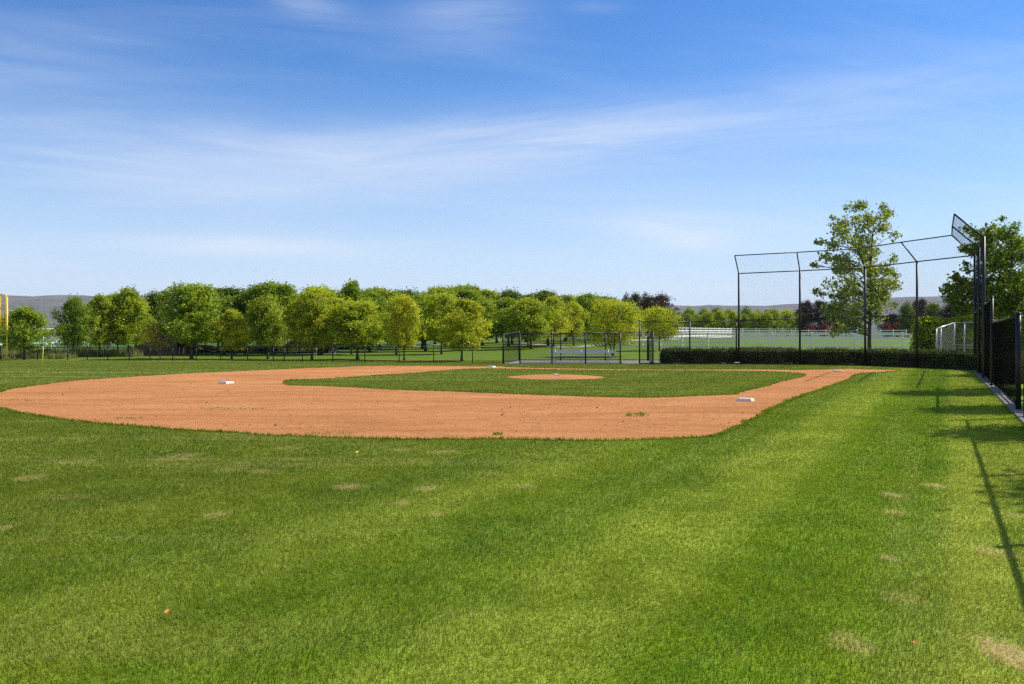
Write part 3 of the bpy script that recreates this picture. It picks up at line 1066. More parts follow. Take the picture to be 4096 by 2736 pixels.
root = empty('outfield_fence', at(OUT_PX[0], out_y(OUT_PX[0])))
tag(root, 'low black chain link fence running along the far edge of the outfield', 'fence')
wb = WireBuf()
for i, px in enumerate(OUT_PX):
    p = at(px, out_y(px))
    post_part(root, p, out_h(px) + 0.03, 0.036 if i in (12, 13) else 0.030)
    if i:
        q = at(OUT_PX[i - 1], out_y(OUT_PX[i - 1]))
        h0, h1 = out_h(OUT_PX[i - 1]), out_h(px)
        rail_part(root, up(q, h0 - 0.02), up(p, h1 - 0.02), 0.023)
        link_wires(wb, (up(q, 0.03), up(p, 0.03), up(p, h1 - 0.03), up(q, h0 - 0.03)))
wb.build('wire_mesh', M['black_wire'], root, root.location)
# a narrow gate leaf stands in this fence
# yellow plastic cap on the fence top beyond the foul pole
a, b_ = at(-120, out_y(-100)), at(38, out_y(38))
o = MB().tube([up(a, 0.80), up(b_, 0.83)], 0.055, 10).build('fence_cap', M['yellow_cap'], None, smooth=True)
tag(o, 'pale yellow plastic tube capping the fence top beside the foul pole', 'fence cap')

# foul pole with its screen
fp = at(28, 57.6)
root = empty('foul_pole', fp)
tag(root, 'yellow foul pole with a narrow framed mesh screen, at the left edge', 'foul pole')
MB().tube([(0, 0, -0.1), (0, 0, 4.25)], 0.058, 10).build('pole', M['yellow_paint'], root, smooth=True)
fr = MB()
xw = -0.45
for xx in (-0.075, xw):
    fr.tube([(xx, 0, 1.68), (xx, 0, 4.42)], 0.036, 8)
for zz in (1.70, 2.61, 3.52, 4.40):
    fr.tube([(xw, 0, zz), (-0.075, 0, zz)], 0.034, 8)
fr.build('screen_frame', M['yellow_paint'], root, smooth=True)
for zz in (1.9, 2.9, 3.9):
    MB().tube([(-0.075, 0, zz), (0, 0, zz)], 0.02, 6).build('bracket', M['yellow_paint'], root)
wb = WireBuf()
link_wires(wb, ((xw, 0, 1.70), (-0.075, 0, 1.70), (-0.075, 0, 4.40), (xw, 0, 4.40)), 0.05, 0.003)
wb.build('screen_mesh', M['yellow_mesh'], root, (0, 0, 0))

# corner flag
root = empty('corner_flag', G(169, 1464))
tag(root, 'thin neon yellow flag stick with a limp pale flag on the left outfield grass', 'flag')
MB().tube([(0, 0, -0.05), (0.06, 0, 1.05)], 0.016, 8).build('stick', M['neon_yellow'], root, smooth=True)
MB().tube([(0.06, 0, 1.05), (0.08, 0, 1.62)], 0.013, 8).build('stick_tip', M['white_vinyl'], root, smooth=True)
fl = MB()
nu, nv = 5, 9
vs = []
for j in range(nv):
    for i in range(nu):
        u, v = i / (nu - 1), j / (nv - 1)
        vs.append((0.09 + u * (0.07 + 0.16 * v) + 0.02 * math.sin(v * 6), 0.025 * math.sin(u * 5 + v * 3), 1.60 - v * 0.36 - u * 0.10))
fl.add(vs, [(j * nu + i, j * nu + i + 1, (j + 1) * nu + i + 1, (j + 1) * nu + i) for j in range(nv - 1) for i in range(nu - 1)])
for k in range(len(fl.f)):
    fl.m[k] = 1 if 1 <= k // (nu - 1) <= 4 else 0
o = fl.build('flag', [M['flag_cloth'], M['flag_green']], root, smooth=True)
sm = o.modifiers.new('thickness', 'SOLIDIFY')
sm.thickness = 0.004

# ---------------------------------------------------------------- first base dugout: front, side and rear chain link
YF, YB = 50.3, 56.2


def panel_fence(name, label, pts, heights, wb_bottom=0.07, bottom=True, rr=0.024, pr=0.042, group=None, mesh=True, cap=True, wire=0.0036):
    root = empty(name, pts[0])
    tag(root, label, 'fence', group)
    wb = WireBuf()
    for i, p in enumerate(pts):
        post_part(root, p, heights[i], pr, cap=cap)
        if i:
            q = pts[i - 1]
            ha, hb = heights[i - 1] - 0.05, heights[i] - 0.05
            rail_part(root, up(q, ha), up(p, hb), rr)
            if bottom:
                rail_part(root, up(q, wb_bottom), up(p, wb_bottom), 0.02, 'bottom_rail')
            if mesh:
                link_wires(wb, (up(q, wb_bottom), up(p, wb_bottom), up(p, hb), up(q, ha)), wire=wire)
    if mesh:
        wb.build('wire_mesh', M['black_wire'], root, root.location)
    return root


panel_fence('dugout_fence', 'tall black chain link front of the bench enclosure, four posts wide',
            [at(px, YF) for px in (2080, 2208, 2342, 2481)], [1.80, 1.80, 1.83, 1.88])
panel_fence('dugout_side_fence', 'short black chain link panel at the left end of the bench enclosure',
            [at(2014, YF), at(2076, 56.0)], [1.78, 1.95])
panel_fence('dugout_rear_fence', 'black chain link fence behind the aluminium bench',
            [at(px, YB) for px in (2076, 2243, 2421.6, 2590)], [1.84, 1.84, 1.86, 1.90])
panel_fence('dugout_end_fence', 'narrow dark chain link panel standing end on at the right end of the bench enclosure',
            [at(2612, YF), at(2594, YB)], [1.92, 1.95], wire=0.0015)

# the bench
root = empty('bench', at(2330, 54.0))
tag(root, 'long aluminium team bench with a backrest, behind the dugout mesh', 'bench')
x0, x1 = -(2330 - 2197.5) / F * 54, (2466 - 2330) / F * 54
z0 = 0.035
mb = MB().box(((x0 + x1) / 2, 0.16, z0 + 0.625), (x1 - x0, 0.035, 0.19))
mb.box(((x0 + x1) / 2, 0.16, z0 + 0.728), (x1 - x0 + 0.02, 0.055, 0.014)).box(((x0 + x1) / 2, 0.16, z0 + 0.522), (x1 - x0 + 0.02, 0.055, 0.014))
mb.build('backrest', M['aluminium'], root)
mb = MB().box(((x0 + x1) / 2 - 0.08, -0.14, z0 + 0.355), (x1 - x0 - 0.02, 0.25, 0.04))
mb.build('seat', M['aluminium'], root)
for px in (2222, 2324, 2434):
    xx = (px - 2330) / F * 54
    mb = MB().tube([(xx, 0.12, z0), (xx, 0.12, z0 + 0.72)], 0.024, 8)
    mb.tube([(xx, -0.24, z0 + 0.32), (xx, 0.14, z0 + 0.32)], 0.022, 8).tube([(xx, -0.20, z0 + 0.02), (xx, -0.20, z0 + 0.33)], 0.022, 8)
    lg = mb.build('leg', M['galvanised'], root, smooth=True)
    MB().box((xx, -0.05, z0 + 0.035), (0.13, 0.46, 0.07)).build('foot', M['white_plastic'], lg)

# ---------------------------------------------------------------- fence from the gap to the backstop, and the backstop
P1, P2, P3, P4, P5, P6 = at(2955, 50.1), at(3199.5, 48.9), at(3460.5, 47.5), at(3668, 44.2), at(3899, 41.0), (fence_x(33.5) - 0.02, 33.5, 0.0)
P5b = tuple((P5[i] + P6[i]) / 2 for i in range(3))
panel_fence('wing_fence', 'black chain link fence between the bench enclosure and the tall backstop',
            [at(2558, 50.2), at(2759, 50.15), (P1[0] - 0.14, P1[1], 0)], [2.52, 2.52, 2.55], wb_bottom=0.06)

root = empty('backstop', P1)
tag(root, 'tall black chain link backstop with outward leaning top arms behind home plate', 'backstop')
BP = [P1, P2, P3, P4, P5, P5b, P6]
BH = [5.30, 5.37, 5.44, 5.49, 5.52, 5.52, 5.53]
BM = [2.54, 2.64, 2.68, 2.70, 2.76, 2.80, 2.84]
ARM = [Vector((-0.46, -0.89, 0)), Vector((-0.46, -0.89, 0)), Vector((-0.68, -0.70, 0)), Vector((-0.945, -0.33, 0)), Vector((-0.96, 0.06, 0)), Vector((-0.8966, 0.443, 0)), Vector((-0.8966, 0.443, 0))]
TIP = []
for i, p in enumerate(BP):
    post_part(root, p, BH[i], 0.057, n=12, cap=False)
    d = ARM[i]
    k = 1.10 if i in (2, 4) else 1.02
    tp = (p[0] + d.x * k, p[1] + d.y * k, p[2] + BH[i] + 0.93)
    TIP.append(tp)
    MB().tube([rel(root, up(p, BH[i] - 0.05)), rel(root, tp)], 0.034, 8).build('top_arm', M['black_vinyl'], root, smooth=True)
wb, wo = WireBuf(), WireBuf()
for i in range(len(BP) - 1):
    p, q = BP[i], BP[i + 1]
    rail_part(root, up(p, BH[i] - 0.03), up(q, BH[i + 1] - 0.03), 0.030, 'upper_rail')
    rail_part(root, up(p, BM[i]), up(q, BM[i + 1]), 0.026, 'middle_rail')
    rail_part(root, up(p, 0.08), up(q, 0.08), 0.024, 'bottom_rail')
    rail_part(root, TIP[i], TIP[i + 1], 0.028, 'overhang_rail')
    link_wires(wb, (up(p, 0.05), up(q, 0.05), up(q, BH[i + 1] - 0.03), up(p, BH[i] - 0.03)), wire=0.0018)
    link_wires(wo, (up(p, BH[i] - 0.03), up(q, BH[i + 1] - 0.03), TIP[i + 1], TIP[i]), wire=0.0018)
wb.build('wire_mesh', M['black_wire'], root, root.location)
wo.build('overhang_mesh', M['black_wire'], root, root.location)

# right hand fences along third base
def fp3(y):
    return (fence_x(y), y, 0.03)


panel_fence('sideline_fence', 'high black chain link panel between the backstop and the lower fence along the right edge',
            [fp3(33.42), fp3(28.75)], [2.88, 2.93], rr=0.027, pr=0.05, wire=0.0039)
panel_fence('sideline_fence', 'shoulder high black chain link fence seen at a steep angle on the right edge',
            [fp3(28.58), fp3(19.3)], [2.14, 2.14], rr=0.027, pr=0.057, wire=0.0039)
root = panel_fence('sideline_fence', 'low black fence running on towards the viewer from the nearest post, right edge',
                   [fp3(17.7), fp3(17.55), fp3(14.2), fp3(10.8), fp3(7.4), fp3(4.0), fp3(0.6), fp3(-2.8)], [2.12, 1.47, 1.47, 1.47, 1.47, 1.47, 1.47, 1.47], rr=0.024, pr=0.045)
# small things lying at the foot of the fences
X, Y, _ = G(2611, 1458)
bg = MB()
ring = []
for j, (zz, rr) in enumerate(((0, .15), (.03, .175), (.09, .17), (.15, .12), (.175, .05))):
    for k in range(12):
        a = 2 * math.pi * k / 12
        ring.append((rr * 1.15 * math.cos(a) * (1 + .1 * math.sin(3 * a)), rr * math.sin(a), zz + 0.015 * math.sin(2 * a + j)))
bg.add(ring, [(j * 12 + k, j * 12 + (k + 1) % 12, (j + 1) * 12 + (k + 1) % 12, (j + 1) * 12 + k) for j in range(4) for k in range(12)] + [tuple(48 + k for k in range(12)), tuple(11 - k for k in range(12))])
o = bg.build('weight_bag', M['black_plastic'], None, smooth=True)
o.location = (X, Y, 0.0)
tag(o, 'black rounded lump at the foot of the enclosure end post', 'bag')
X, Y, _ = G(2947, 1458)
root = empty('valve_box', (X, Y, 0.0))
tag(root, 'small white lidded box at the foot of the left backstop post', 'box')
MB().box((0, 0, 0.045), (0.24, 0.18, 0.09)).build('body', M['black_plastic'], root)
mb = MB().box((0, 0, 0.105), (0.30, 0.22, 0.025)).box((0, 0, 0.125), (0.24, 0.16, 0.02))
mb.build('lid', M['white_plastic'], root)


# ---------------------------------------------------------------- leaves, flowers and weeds lying about
def fallen_leaf(px, py, size, mat, label, rz):
    X, Y, _ = G(px, py, 0.045)
    mb = MB()
    pts = [(-0.5, 0, .05), (-0.2, .26, .16), (.15, .22, .2), (.5, .02, .08), (.15, -.2, .1), (-.2, -.24, .05), (0, 0, .02)]
    vs = [(a * size, b * size, c * size) for a, b, c in pts]
    vs2 = [(a * size, b * size, c * size - 0.003) for a, b, c in pts]
    fs = [(i, (i + 1) % 6, 6) for i in range(6)]
    mb.add(vs + vs2, [(c, b, a) for a, b, c in fs] + [(a + 7, b + 7, c + 7) for a, b, c in fs] + [(i, i + 7, (i + 1) % 6 + 7, (i + 1) % 6) for i in range(6)])
    mb.tube([(0.5 * size, 0.02 * size, .08 * size), (0.85 * size, 0.08 * size, .02 * size)], 0.0015, 5)
    o = mb.build('fallen_leaf', M[mat])
    o.location = (X, Y, 0.042)
    o.rotation_euler = (0.35, -0.2, rz)
    return tag(o, label, 'leaf', 'leaves fallen on the lawn')


fallen_leaf(3662, 2566, 0.040, 'leaf_orange', 'orange fallen leaf on bright grass near the bottom right', 0.4)
fallen_leaf(668, 2445, 0.042, 'leaf_orange', 'orange fallen leaf on the grass in the lower left', 1.2)
fallen_leaf(1702, 1972, 0.045, 'leaf_orange', 'tiny orange leaf beside a worn patch in the middle lawn', 2.2)
fallen_leaf(1429, 1808, 0.06, 'leaf_yellow_dry', 'small bright yellow leaf on the grass just below the dirt edge', 0.9)
fallen_leaf(3520, 2150, 0.035, 'leaf_yellow_dry', 'pale yellow leaf on the fresh grass right of centre', 2.9)


def weed(px, py, r, n, h, label, seed):
    rs = np.random.default_rng(seed)
    X, Y, _ = G(px, py)
    a = rs.uniform(0, 6.283, n)
    rr = r * np.sqrt(rs.random(n))
    x, y = rr * np.cos(a) * 1.6, rr * np.sin(a) * 0.8
    hh = h * rs.uniform(0.4, 1.1, n)
    la = rs.uniform(0, 6.283, n)
    le = hh * rs.uniform(0.2, 1.1, n)
    w = 0.012 * rs.uniform(0.6, 1.6, n)
    V = np.empty((n, 4, 3))
    ca, sa = -np.sin(la) * w, np.cos(la) * w
    V[:, 0] = np.stack([x, y, 0 * x], 1)
    V[:, 1] = np.stack([x + np.cos(la) * le * .5 + ca, y + np.sin(la) * le * .5 + sa, hh * .7], 1)
    V[:, 2] = np.stack([x + np.cos(la) * le, y + np.sin(la) * le, hh], 1)
    V[:, 3] = np.stack([x + np.cos(la) * le * .5 - ca, y + np.sin(la) * le * .5 - sa, hh * .7], 1)
    o = link(bpy.data.objects.new('weed', np_mesh('weed', V.reshape(-1, 3), np.arange(4 * n).reshape(-1, 4), [M['weed_tuft_leaf']])))
    o.location = (X, Y, 0.006)
    return tag(o, label, 'weed', 'weeds sprouting in the infield dirt')


weed(2548, 1666, 0.16, 60, 0.09, 'largest green weed in the dirt, left of the near base', 1)
weed(1990, 1740, 0.07, 50, 0.05, 'small weed near the lower edge of the dirt, below the infield grass', 2)
weed(1325, 1735, 0.28, 60, 0.035, 'flat straggle of green weed at the lower edge of the dirt', 3)
weed(930, 1637, 0.50, 90, 0.035, 'thin scatter of weeds in the dirt below the left base', 4)
weed(105, 1602, 0.40, 70, 0.03, 'sparse weed streak in the dirt near the left edge', 5)
weed(515, 1675, 0.18, 40, 0.03, 'faint weed patch in the dirt near its lower left edge', 6)
weed(3150, 1604, 0.10, 50, 0.05, 'small weed on the outer edge of the base path, right of the near base', 7)


# ================================================================ TREES
def noise1(a, seed):
    return mnoise.noise(Vector((a, seed * 1.37, seed * 0.71)))


def tree_mesh(seed, H=5.4, R=2.0, clear=0.22, shape='oval', ncl=170, per=60, lsize=0.15, clr=0.30, trunk_r=0.10,
              lean=0.0, stems=1, open_=0.0, up_bias=0.35, bark='bark', limbs=22):
    """crown and trunk meshes of one tree, base at the origin"""
    rs = np.random.default_rng(seed)
    z0 = H * clear

    def prof(t):
        if shape == 'oval':          # ovate crown, widest a little below the middle
            return np.clip(1.12 - t, 0, 1) ** 0.22 * np.sqrt(np.clip(1 - ((t - 0.40) / np.where(t < 0.40, 0.47, 0.62)) ** 2, 0, 1))
        if shape == 'vase':
            return np.sqrt(np.clip(1 - ((t - 0.60) / np.where(t < 0.60, 0.72, 0.42)) ** 2, 0, 1))
        if shape == 'cone':
            return np.clip(1.02 - t, 0, 1) ** 0.8 * np.clip(t * 7, 0.35, 1)
        if shape == 'spire':
            return np.interp(t, [0, .06, .22, .42, .62, .80, .93, 1.0], [.45, .80, 1.0, .92, .66, .52, .44, .12])
        if shape == 'column':
            return np.clip(np.sqrt(np.clip(1 - ((t - 0.35) / np.where(t < 0.35, 0.45, 0.66)) ** 2, 0, 1)), 0, 1)
        return np.sqrt(np.clip(1 - (2 * t - 1) ** 2, 0, 1))

    # cluster centres
    cs = []
    tries = 0
    ph = rs.uniform(0, 6.283, 6)
    while len(cs) < ncl and tries < ncl * 20:
        tries += 1
        t = rs.random() ** 0.85
        a = rs.uniform(0, 6.283)
        lump = 1 + 0.24 * math.sin(3 * a + ph[0] + 6 * t) + 0.20 * math.sin(5 * a + ph[1] - 9 * t) + 0.18 * math.sin(2 * a + ph[2] + 13 * t)
        rr = R * float(prof(np.array(t))) * lump
        if rr <= 0.02:
            continue
        u = rs.random() ** (0.42 if shape != 'cone' else 0.5)
        if open_ > 0 and math.sin(9 * t + 3 * a + ph[3]) + math.sin(14 * t - 4 * a + ph[4]) < -1.2 + open_ * 1.4:
            continue
        x, y = rr * u * math.cos(a), rr * u * math.sin(a)
        z = z0 + t * (H - z0)
        cs.append((x + lean * (z / H) ** 1.5, y, z))
    cs = np.array(cs)
    n = len(cs)
    k = rs.poisson(per, n) + 4
    idx = np.repeat(np.arange(n), k)
    N = len(idx)
    sc = clr * rs.uniform(0.6, 1.35, n)[idx][:, None]
    if shape == 'cone':
        # drooping sprays pointing outwards
        d = cs[idx].copy()
        d[:, 2] = 0
        d /= np.linalg.norm(d, axis=1)[:, None] + 1e-6
        P = cs[idx] + rs.normal(0, 1, (N, 3)) * sc * np.array([0.55, 0.55, 0.28]) + d * sc * rs.normal(0, 1.0, (N, 1))
    else:
        P = cs[idx] + rs.normal(0, 1, (N, 3)) * sc * np.array([1, 1, 0.72])
    P[:, 2] = np.maximum(P[:, 2], z0 * (0.86 + 0.25 * rs.random(N)))
    nrm = rs.normal(0, 1, (N, 3))
    cen = np.array([0, 0, z0 + (H - z0) * 0.45])
    outw = P - cen
    outw /= np.linalg.norm(outw, axis=1)[:, None] + 1e-6
    nrm = nrm * 0.75 + outw * 0.55 + np.array([0, 0, up_bias])
    nrm /= np.linalg.norm(nrm, axis=1)[:, None]
    tan = np.cross(nrm, rs.normal(0, 1, (N, 3)))
    tan /= np.linalg.norm(tan, axis=1)[:, None] + 1e-6
    bit = np.cross(nrm, tan)
    L = (lsize * rs.uniform(0.6, 1.3, N))[:, None]
    Wd = L * rs.uniform(0.55, 0.85, (N, 1))
    if shape == 'cone':
        Wd = L * 0.3
    fold = nrm * L * 0.16
    V = np.empty((N, 4, 3), np.float32)
    V[:, 0] = P - tan * L * 0.5
    V[:, 1] = P + bit * Wd * 0.5 + fold
    V[:, 2] = P + tan * L * 0.5
    V[:, 3] = P - bit * Wd * 0.5 + fold
    # leaves
    crown = np_mesh('crown', V.reshape(-1, 3), np.arange(4 * N).reshape(-1, 4), [M['leaf_green']])
    # trunk, limbs
    mb = MB()
    top = H * (0.80 if shape != 'cone' else 0.96)
    stem_pts = []
    for s in range(stems):
        a = 6.283 * s / max(stems, 1) + 0.5
        sp = 0.0 if stems == 1 else 0.32
        pts, rr = [], []
        for i in range(9):
            f = i / 8
            z = -0.15 + (top + 0.15) * f
            w = 0.05 * H / 5
            fx = lean * (max(z, 0) / H) ** 1.5
            pts.append((fx + w * noise1(f * 3 + s, seed) + sp * math.cos(a) * f * R, w * noise1(f * 3 + 5 + s, seed + 3) + sp * math.sin(a) * f * R, z))
            flare = 1.0 + 0.7 * max(0, 0.12 - f) / 0.12
            rr.append(max(0.012, trunk_r * (0.75 if stems > 1 else 1) * flare * (1 - 0.86 * f ** 0.9)))
        mb.tube(pts, rr, 8)
        stem_pts.append(pts)
    order = rs.permutation(n)[:limbs]
    for i in order:
        c = Vector(cs[i])
        st = stem_pts[rs.integers(0, stems)]
        hz = max(z0 * 0.75, min(c.z * 0.62, top * 0.9)) if shape != 'cone' else c.z
        f = (hz + 0.15) / (top + 0.15) * 8
        j = min(int(f), 7)
        b0 = Vector(st[j]).lerp(Vector(st[j + 1]), f - j)
        mid = b0.lerp(c, 0.5) + Vector((0, 0, -0.06 * (c - b0).length)) + Vector(rs.normal(0, 0.05, 3))
        r0 = trunk_r * 0.42 * (1 - 0.5 * hz / H)
        mb.tube([b0, mid, c], [r0, r0 * 0.6, r0 * 0.2], 5, cap=False)
    tm = bpy.data.meshes.new('trunk')
    tm.from_pydata(mb.v, [], mb.f)
    tm.materials.append(M[bark])
    tm.polygons.foreach_set('use_smooth', [True] * len(mb.f))
    tm.update()
    return crown, tm, H, R


KIND = {
    'oval_a': tree_mesh(21, 5.4, 2.05, .20, 'oval', 260, 50, .18, .22),
    'oval_b': tree_mesh(22, 5.4, 2.10, .22, 'oval', 230, 52, .18, .23, lean=.15),
    'oval_c': tree_mesh(23, 5.4, 2.00, .20, 'oval', 250, 48, .17, .21, lean=-.2),
    'oval_d': tree_mesh(24, 5.4, 2.05, .22, 'round', 240, 50, .18, .22),
    'vase_a': tree_mesh(25, 5.0, 2.15, .26, 'vase', 170, 52, .16, .28, trunk_r=.09),
    'vase_b': tree_mesh(26, 5.0, 2.10, .22, 'vase', 150, 52, .16, .26, trunk_r=.08, open_=.25, stems=3, limbs=40),
    'sapling': tree_mesh(27, 2.4, 0.75, .34, 'vase', 46, 34, .12, .16, trunk_r=.045, open_=.2, lean=-.35, bark='bark_pale', stems=2, limbs=16),
    #'big_maple': tree_mesh(41, 11.2, 3.5, .17, 'spire', 240, 34, .24, .33, trunk_r=.16, open_=.75, limbs=110),
    #'side_maple': tree_mesh(42, 9.8, 4.0, .20, 'oval', 330, 46, .24, .42, trunk_r=.18, open_=.45, limbs=90),
    'copper': tree_mesh(31, 8.5, 2.9, .08, 'vase', 190, 60, .26, .42, trunk_r=.15),
    'conifer': tree_mesh(32, 8.5, 2.7, .05, 'cone', 330, 34, .30, .34, trunk_r=.14, limbs=60),
    'dense_far': tree_mesh(33, 6.0, 2.3, .10, 'oval', 120, 60, .26, .42, limbs=12),
    'dense_far_b': tree_mesh(34, 6.0, 2.2, .12, 'round', 120, 60, .26, .40, limbs=12),
    'shrub': tree_mesh(35, 1.6, 1.3, .02, 'round', 60, 50, .16, .22, trunk_r=.03, limbs=12),
    'slim': tree_mesh(36, 6.6, 1.35, .12, 'column', 120, 60, .19, .28, trunk_r=.09),
}


def plant(name, kind, leaf, pos, H, R, label, group=None, rz=None, cat='tree'):
    crown, trunk, h0, r0 = KIND[kind]
    root = empty(name, pos, rz if rz is not None else random.Random(hash((round(pos[0], 2), round(pos[1], 2)))).uniform(0, 6.28))
    tag(root, label, cat, group)
    c = bpy.data.objects.new('crown', crown)
    link(c, root)
    c.material_slots[0].link = 'OBJECT'
    c.material_slots[0].material = M[leaf]
    tr = bpy.data.objects.new('trunk', trunk)
    link(tr, root)
    for o in (c, tr):
        o.scale = (R / r0, R / r0, H / h0)
    return root


ORD = ['first', 'second', 'third', 'fourth', 'fifth', 'sixth', 'seventh', 'eighth', 'ninth', 'tenth', 'eleventh', 'twelfth', 'thirteenth',
       'fourteenth', 'fifteenth', 'sixteenth', 'seventeenth', 'eighteenth', 'nineteenth', 'twentieth', 'twenty first', 'twenty second', 'twenty third', 'twenty fourth']
GROVE = 'shade trees of the grove beyond the outfield'


def front(pxb, Y, top, pxl, pxr, kind, leaf, label, rz, name='shade_tree'):
    """a tree given by trunk pixel, distance, top pixel and crown edge pixels"""
    p = at(pxb, Y)
    H = (zat(top, Y) - p[2]) * 0.955
    R = (pxr - pxl) / 2 / F * Y * 1.16
    return plant(name, kind, leaf, p, H, R, label, GROVE, rz)


front(97, 58.9, 1227, 28, 192, 'oval_a', 'leaf_green', 'round green tree standing alone beside the yellow foul pole', 0.4)
front(293, 63.5, 1188, 236, 355, 'oval_b', 'leaf_green', 'green tree with a slim trunk, second from the foul pole, beside the field gap', 1.1)
front(399, 66, 1180, 325, 455, 'oval_c', 'leaf_lime', 'yellowish green tree, third from the foul pole along the fence', 2.2)
front(470, 69, 1172, 415, 540, 'oval_d', 'leaf_green', 'low branched green tree just left of the tallest of the left group', 3.0)
front(513, 67, 1152, 440, 595, 'oval_a', 'leaf_lime', 'tall pale green tree with a twin peaked top, left of the wooden shed', 4.0)
front(620, 74, 1170, 570, 690, 'oval_b', 'leaf_dark', 'dark tree rising over the wooden shed', 5.0)
front(767, 60.8, 1128, 655, 880, 'oval_d', 'leaf_green', 'broadest green tree, in front of the shed, with a thick grey trunk', 0.9)
front(640, 59.6, 1297, 600, 672, 'sapling', 'leaf_gold', 'small golden sapling leaning left in front of the dark shed', 0.0, 'sapling')
front(928, 60.3, 1240, 872, 1010, 'oval_c', 'leaf_yellow', 'short yellow green tree with bare stems below, right of the broadest tree', 1.7)
front(1070, 60.2, 1180, 1030, 1173, 'oval_b', 'leaf_lime', 'lime green tree with a leaning trunk, behind the gate posts of the low fence', 2.7)
front(1247, 58.6, 1163, 1163, 1330, 'oval_a', 'leaf_yellow', 'large yellow green tree in front of the mesh kennel', 3.6)
front(1431, 58.8, 1198, 1318, 1525, 'oval_d', 'leaf_lime', 'wide lime tree low over the fence, left of the leafy trunked tree', 0.2)
front(1405, 72, 1124, 1345, 1485, 'oval_c', 'leaf_green', 'tall dark green tree peaking above the wide lime tree', 4.4)
front(1617, 57.0, 1184, 1532, 1668, 'oval_b', 'leaf_yellow', 'golden green tree with leaves hanging down its trunk to the fence', 5.2)
front(1585, 70, 1196, 1560, 1690, 'oval_a', 'leaf_lime', 'lime tree right behind the one with leaves down its trunk', 0.7)
front(1766, 70, 1168, 1668, 1818, 'oval_d', 'leaf_lime', 'fresh green tree left of the bright yellow tree near first base', 1.3)
front(1847, 55.6, 1197, 1785, 1962, 'oval_c', 'leaf_yellow', 'bright yellow green tree just behind the low fence end, beside the bench enclosure', 2.4)
front(2452, 62.5, 1198, 2362, 2556, 'vase_b', 'leaf_yellow', 'open yellow tree with many forking stems behind the right end of the bench', 0.5)
front(2637, 74, 1229, 2584, 2712, 'vase_a', 'leaf_yellow', 'small neat yellow green tree behind the tall mesh fence, left of the hedge', 1.9)
front(2214, 88, 1186, 2150, 2270, 'oval_a', 'leaf_yellow', 'yellow tree seen above the middle of the bench enclosure', 2.9)
front(2294, 92, 1206, 2250, 2352, 'oval_b', 'leaf_yellow', 'rounded yellow tree above the right half of the bench', 3.9)
front(2111, 88, 1216, 2068, 2165, 'oval_c', 'leaf_lime', 'slim stemmed lime tree above the left of the bench enclosure', 4.7)
front(1620, 88, 1230, 1580, 1665, 'oval_d', 'leaf_green', 'green tree in the gap behind the hanging leaf tree', 5.5)
front(2540, 112, 1228, 2505, 2580, 'dense_far', 'leaf_green', 'plain green tree between the open yellow tree and the red brown conifer', 0.1)

# the grove behind, planted on a grid: rows go back, each tree its own
rg = random.Random(5)
ROWS = [(72.5, 877, 1300, 5.2, 'leaf_green'), (79, 862, 1290, 5.0, 'leaf_dark'),
        (82, 1490, 2110, 4.3, 'leaf_lime'), (94, 1505, 2200, 4.5, 'leaf_green'), (106, 1500, 2330, 4.6, 'leaf_lime'),
        (119, 1560, 2390, 4.9, 'leaf_green'), (133, 1620, 2395, 5.0, 'leaf_dark')]
ROWNAME = ['front', 'second', 'third', 'fourth', 'fifth', 'sixth', 'rearmost']
TOPS = [(860, 1140), (940, 1145), (1010, 1138), (1060, 1150), (1100, 1145), (1160, 1150), (1225, 1148), (1285, 1160), (1350, 1165), (1420, 1160), (1500, 1163), (1530, 1158),
        (1575, 1178), (1660, 1168), (1720, 1175), (1800, 1150), (1845, 1146), (1890, 1165), (1950, 1178), (2070, 1176), (2150, 1183), (2210, 1180), (2250, 1182), (2340, 1174), (2390, 1190)]
for ri, (Y, pl, pr, dx, leaf) in enumerate(ROWS):
    xl, xr = at(pl, Y)[0], at(pr, Y)[0]
    n = max(2, int(round((xr - xl) / dx)))
    for i in range(n + 1):
        X = xl + (xr - xl) * i / n + rg.uniform(-.5, .5)
        YY = Y + rg.uniform(-1.2, 1.2)
        px = CX + X / YY * F
        top = np.interp(px, [p for p, _ in TOPS], [q for _, q in TOPS]) + rg.uniform(-22, 16) + (0 if ri in (0, 1, 4, 5, 6) else 12)
        p = (X, YY, float(gz(X, YY)))
        H = (zat(top, YY) - p[2]) * 0.95
        R = dx * 0.5 * rg.uniform(1.15, 1.5)
        lf = rg.choice([leaf, leaf, 'leaf_green', 'leaf_lime', 'leaf_dark'])
        word = {'leaf_green': 'green', 'leaf_lime': 'lime green', 'leaf_dark': 'dark green'}[lf]
        side = 'behind the low fence' if ri < 2 else 'behind the bench enclosure'
        plant('shade_tree', rg.choice(['oval_a', 'oval_b', 'oval_c', 'oval_d']), lf, p, H, R,
              f'{word} grove tree, {ORD[i]} from the left in the {ROWNAME[ri]} row {side}', GROVE, rg.uniform(0, 6.28))

# trees out beyond the crop field on the left
for px, Y, top, hw, kind, leaf, lab in (
        (232, 205, 1303, 20, 'dense_far', 'leaf_gold', 'small tawny tree just right of the grey barn'),
        (258, 190, 1296, 22, 'dense_far_b', 'leaf_dark', 'small dark tree between the barn and the second tree'),
        (15, 175, 1270, 34, 'dense_far', 'leaf_gold', 'rust coloured tree seen through the foul pole screen'),
        (200, 330, 1330, 12, 'dense_far_b', 'leaf_dark', 'dark bush against the right corner of the grey barn')):
    p = at(px, Y)
    plant('field_tree', kind, leaf, p, zat(top, Y) - p[2], hw / F * Y, lab, 'trees beyond the crop field')

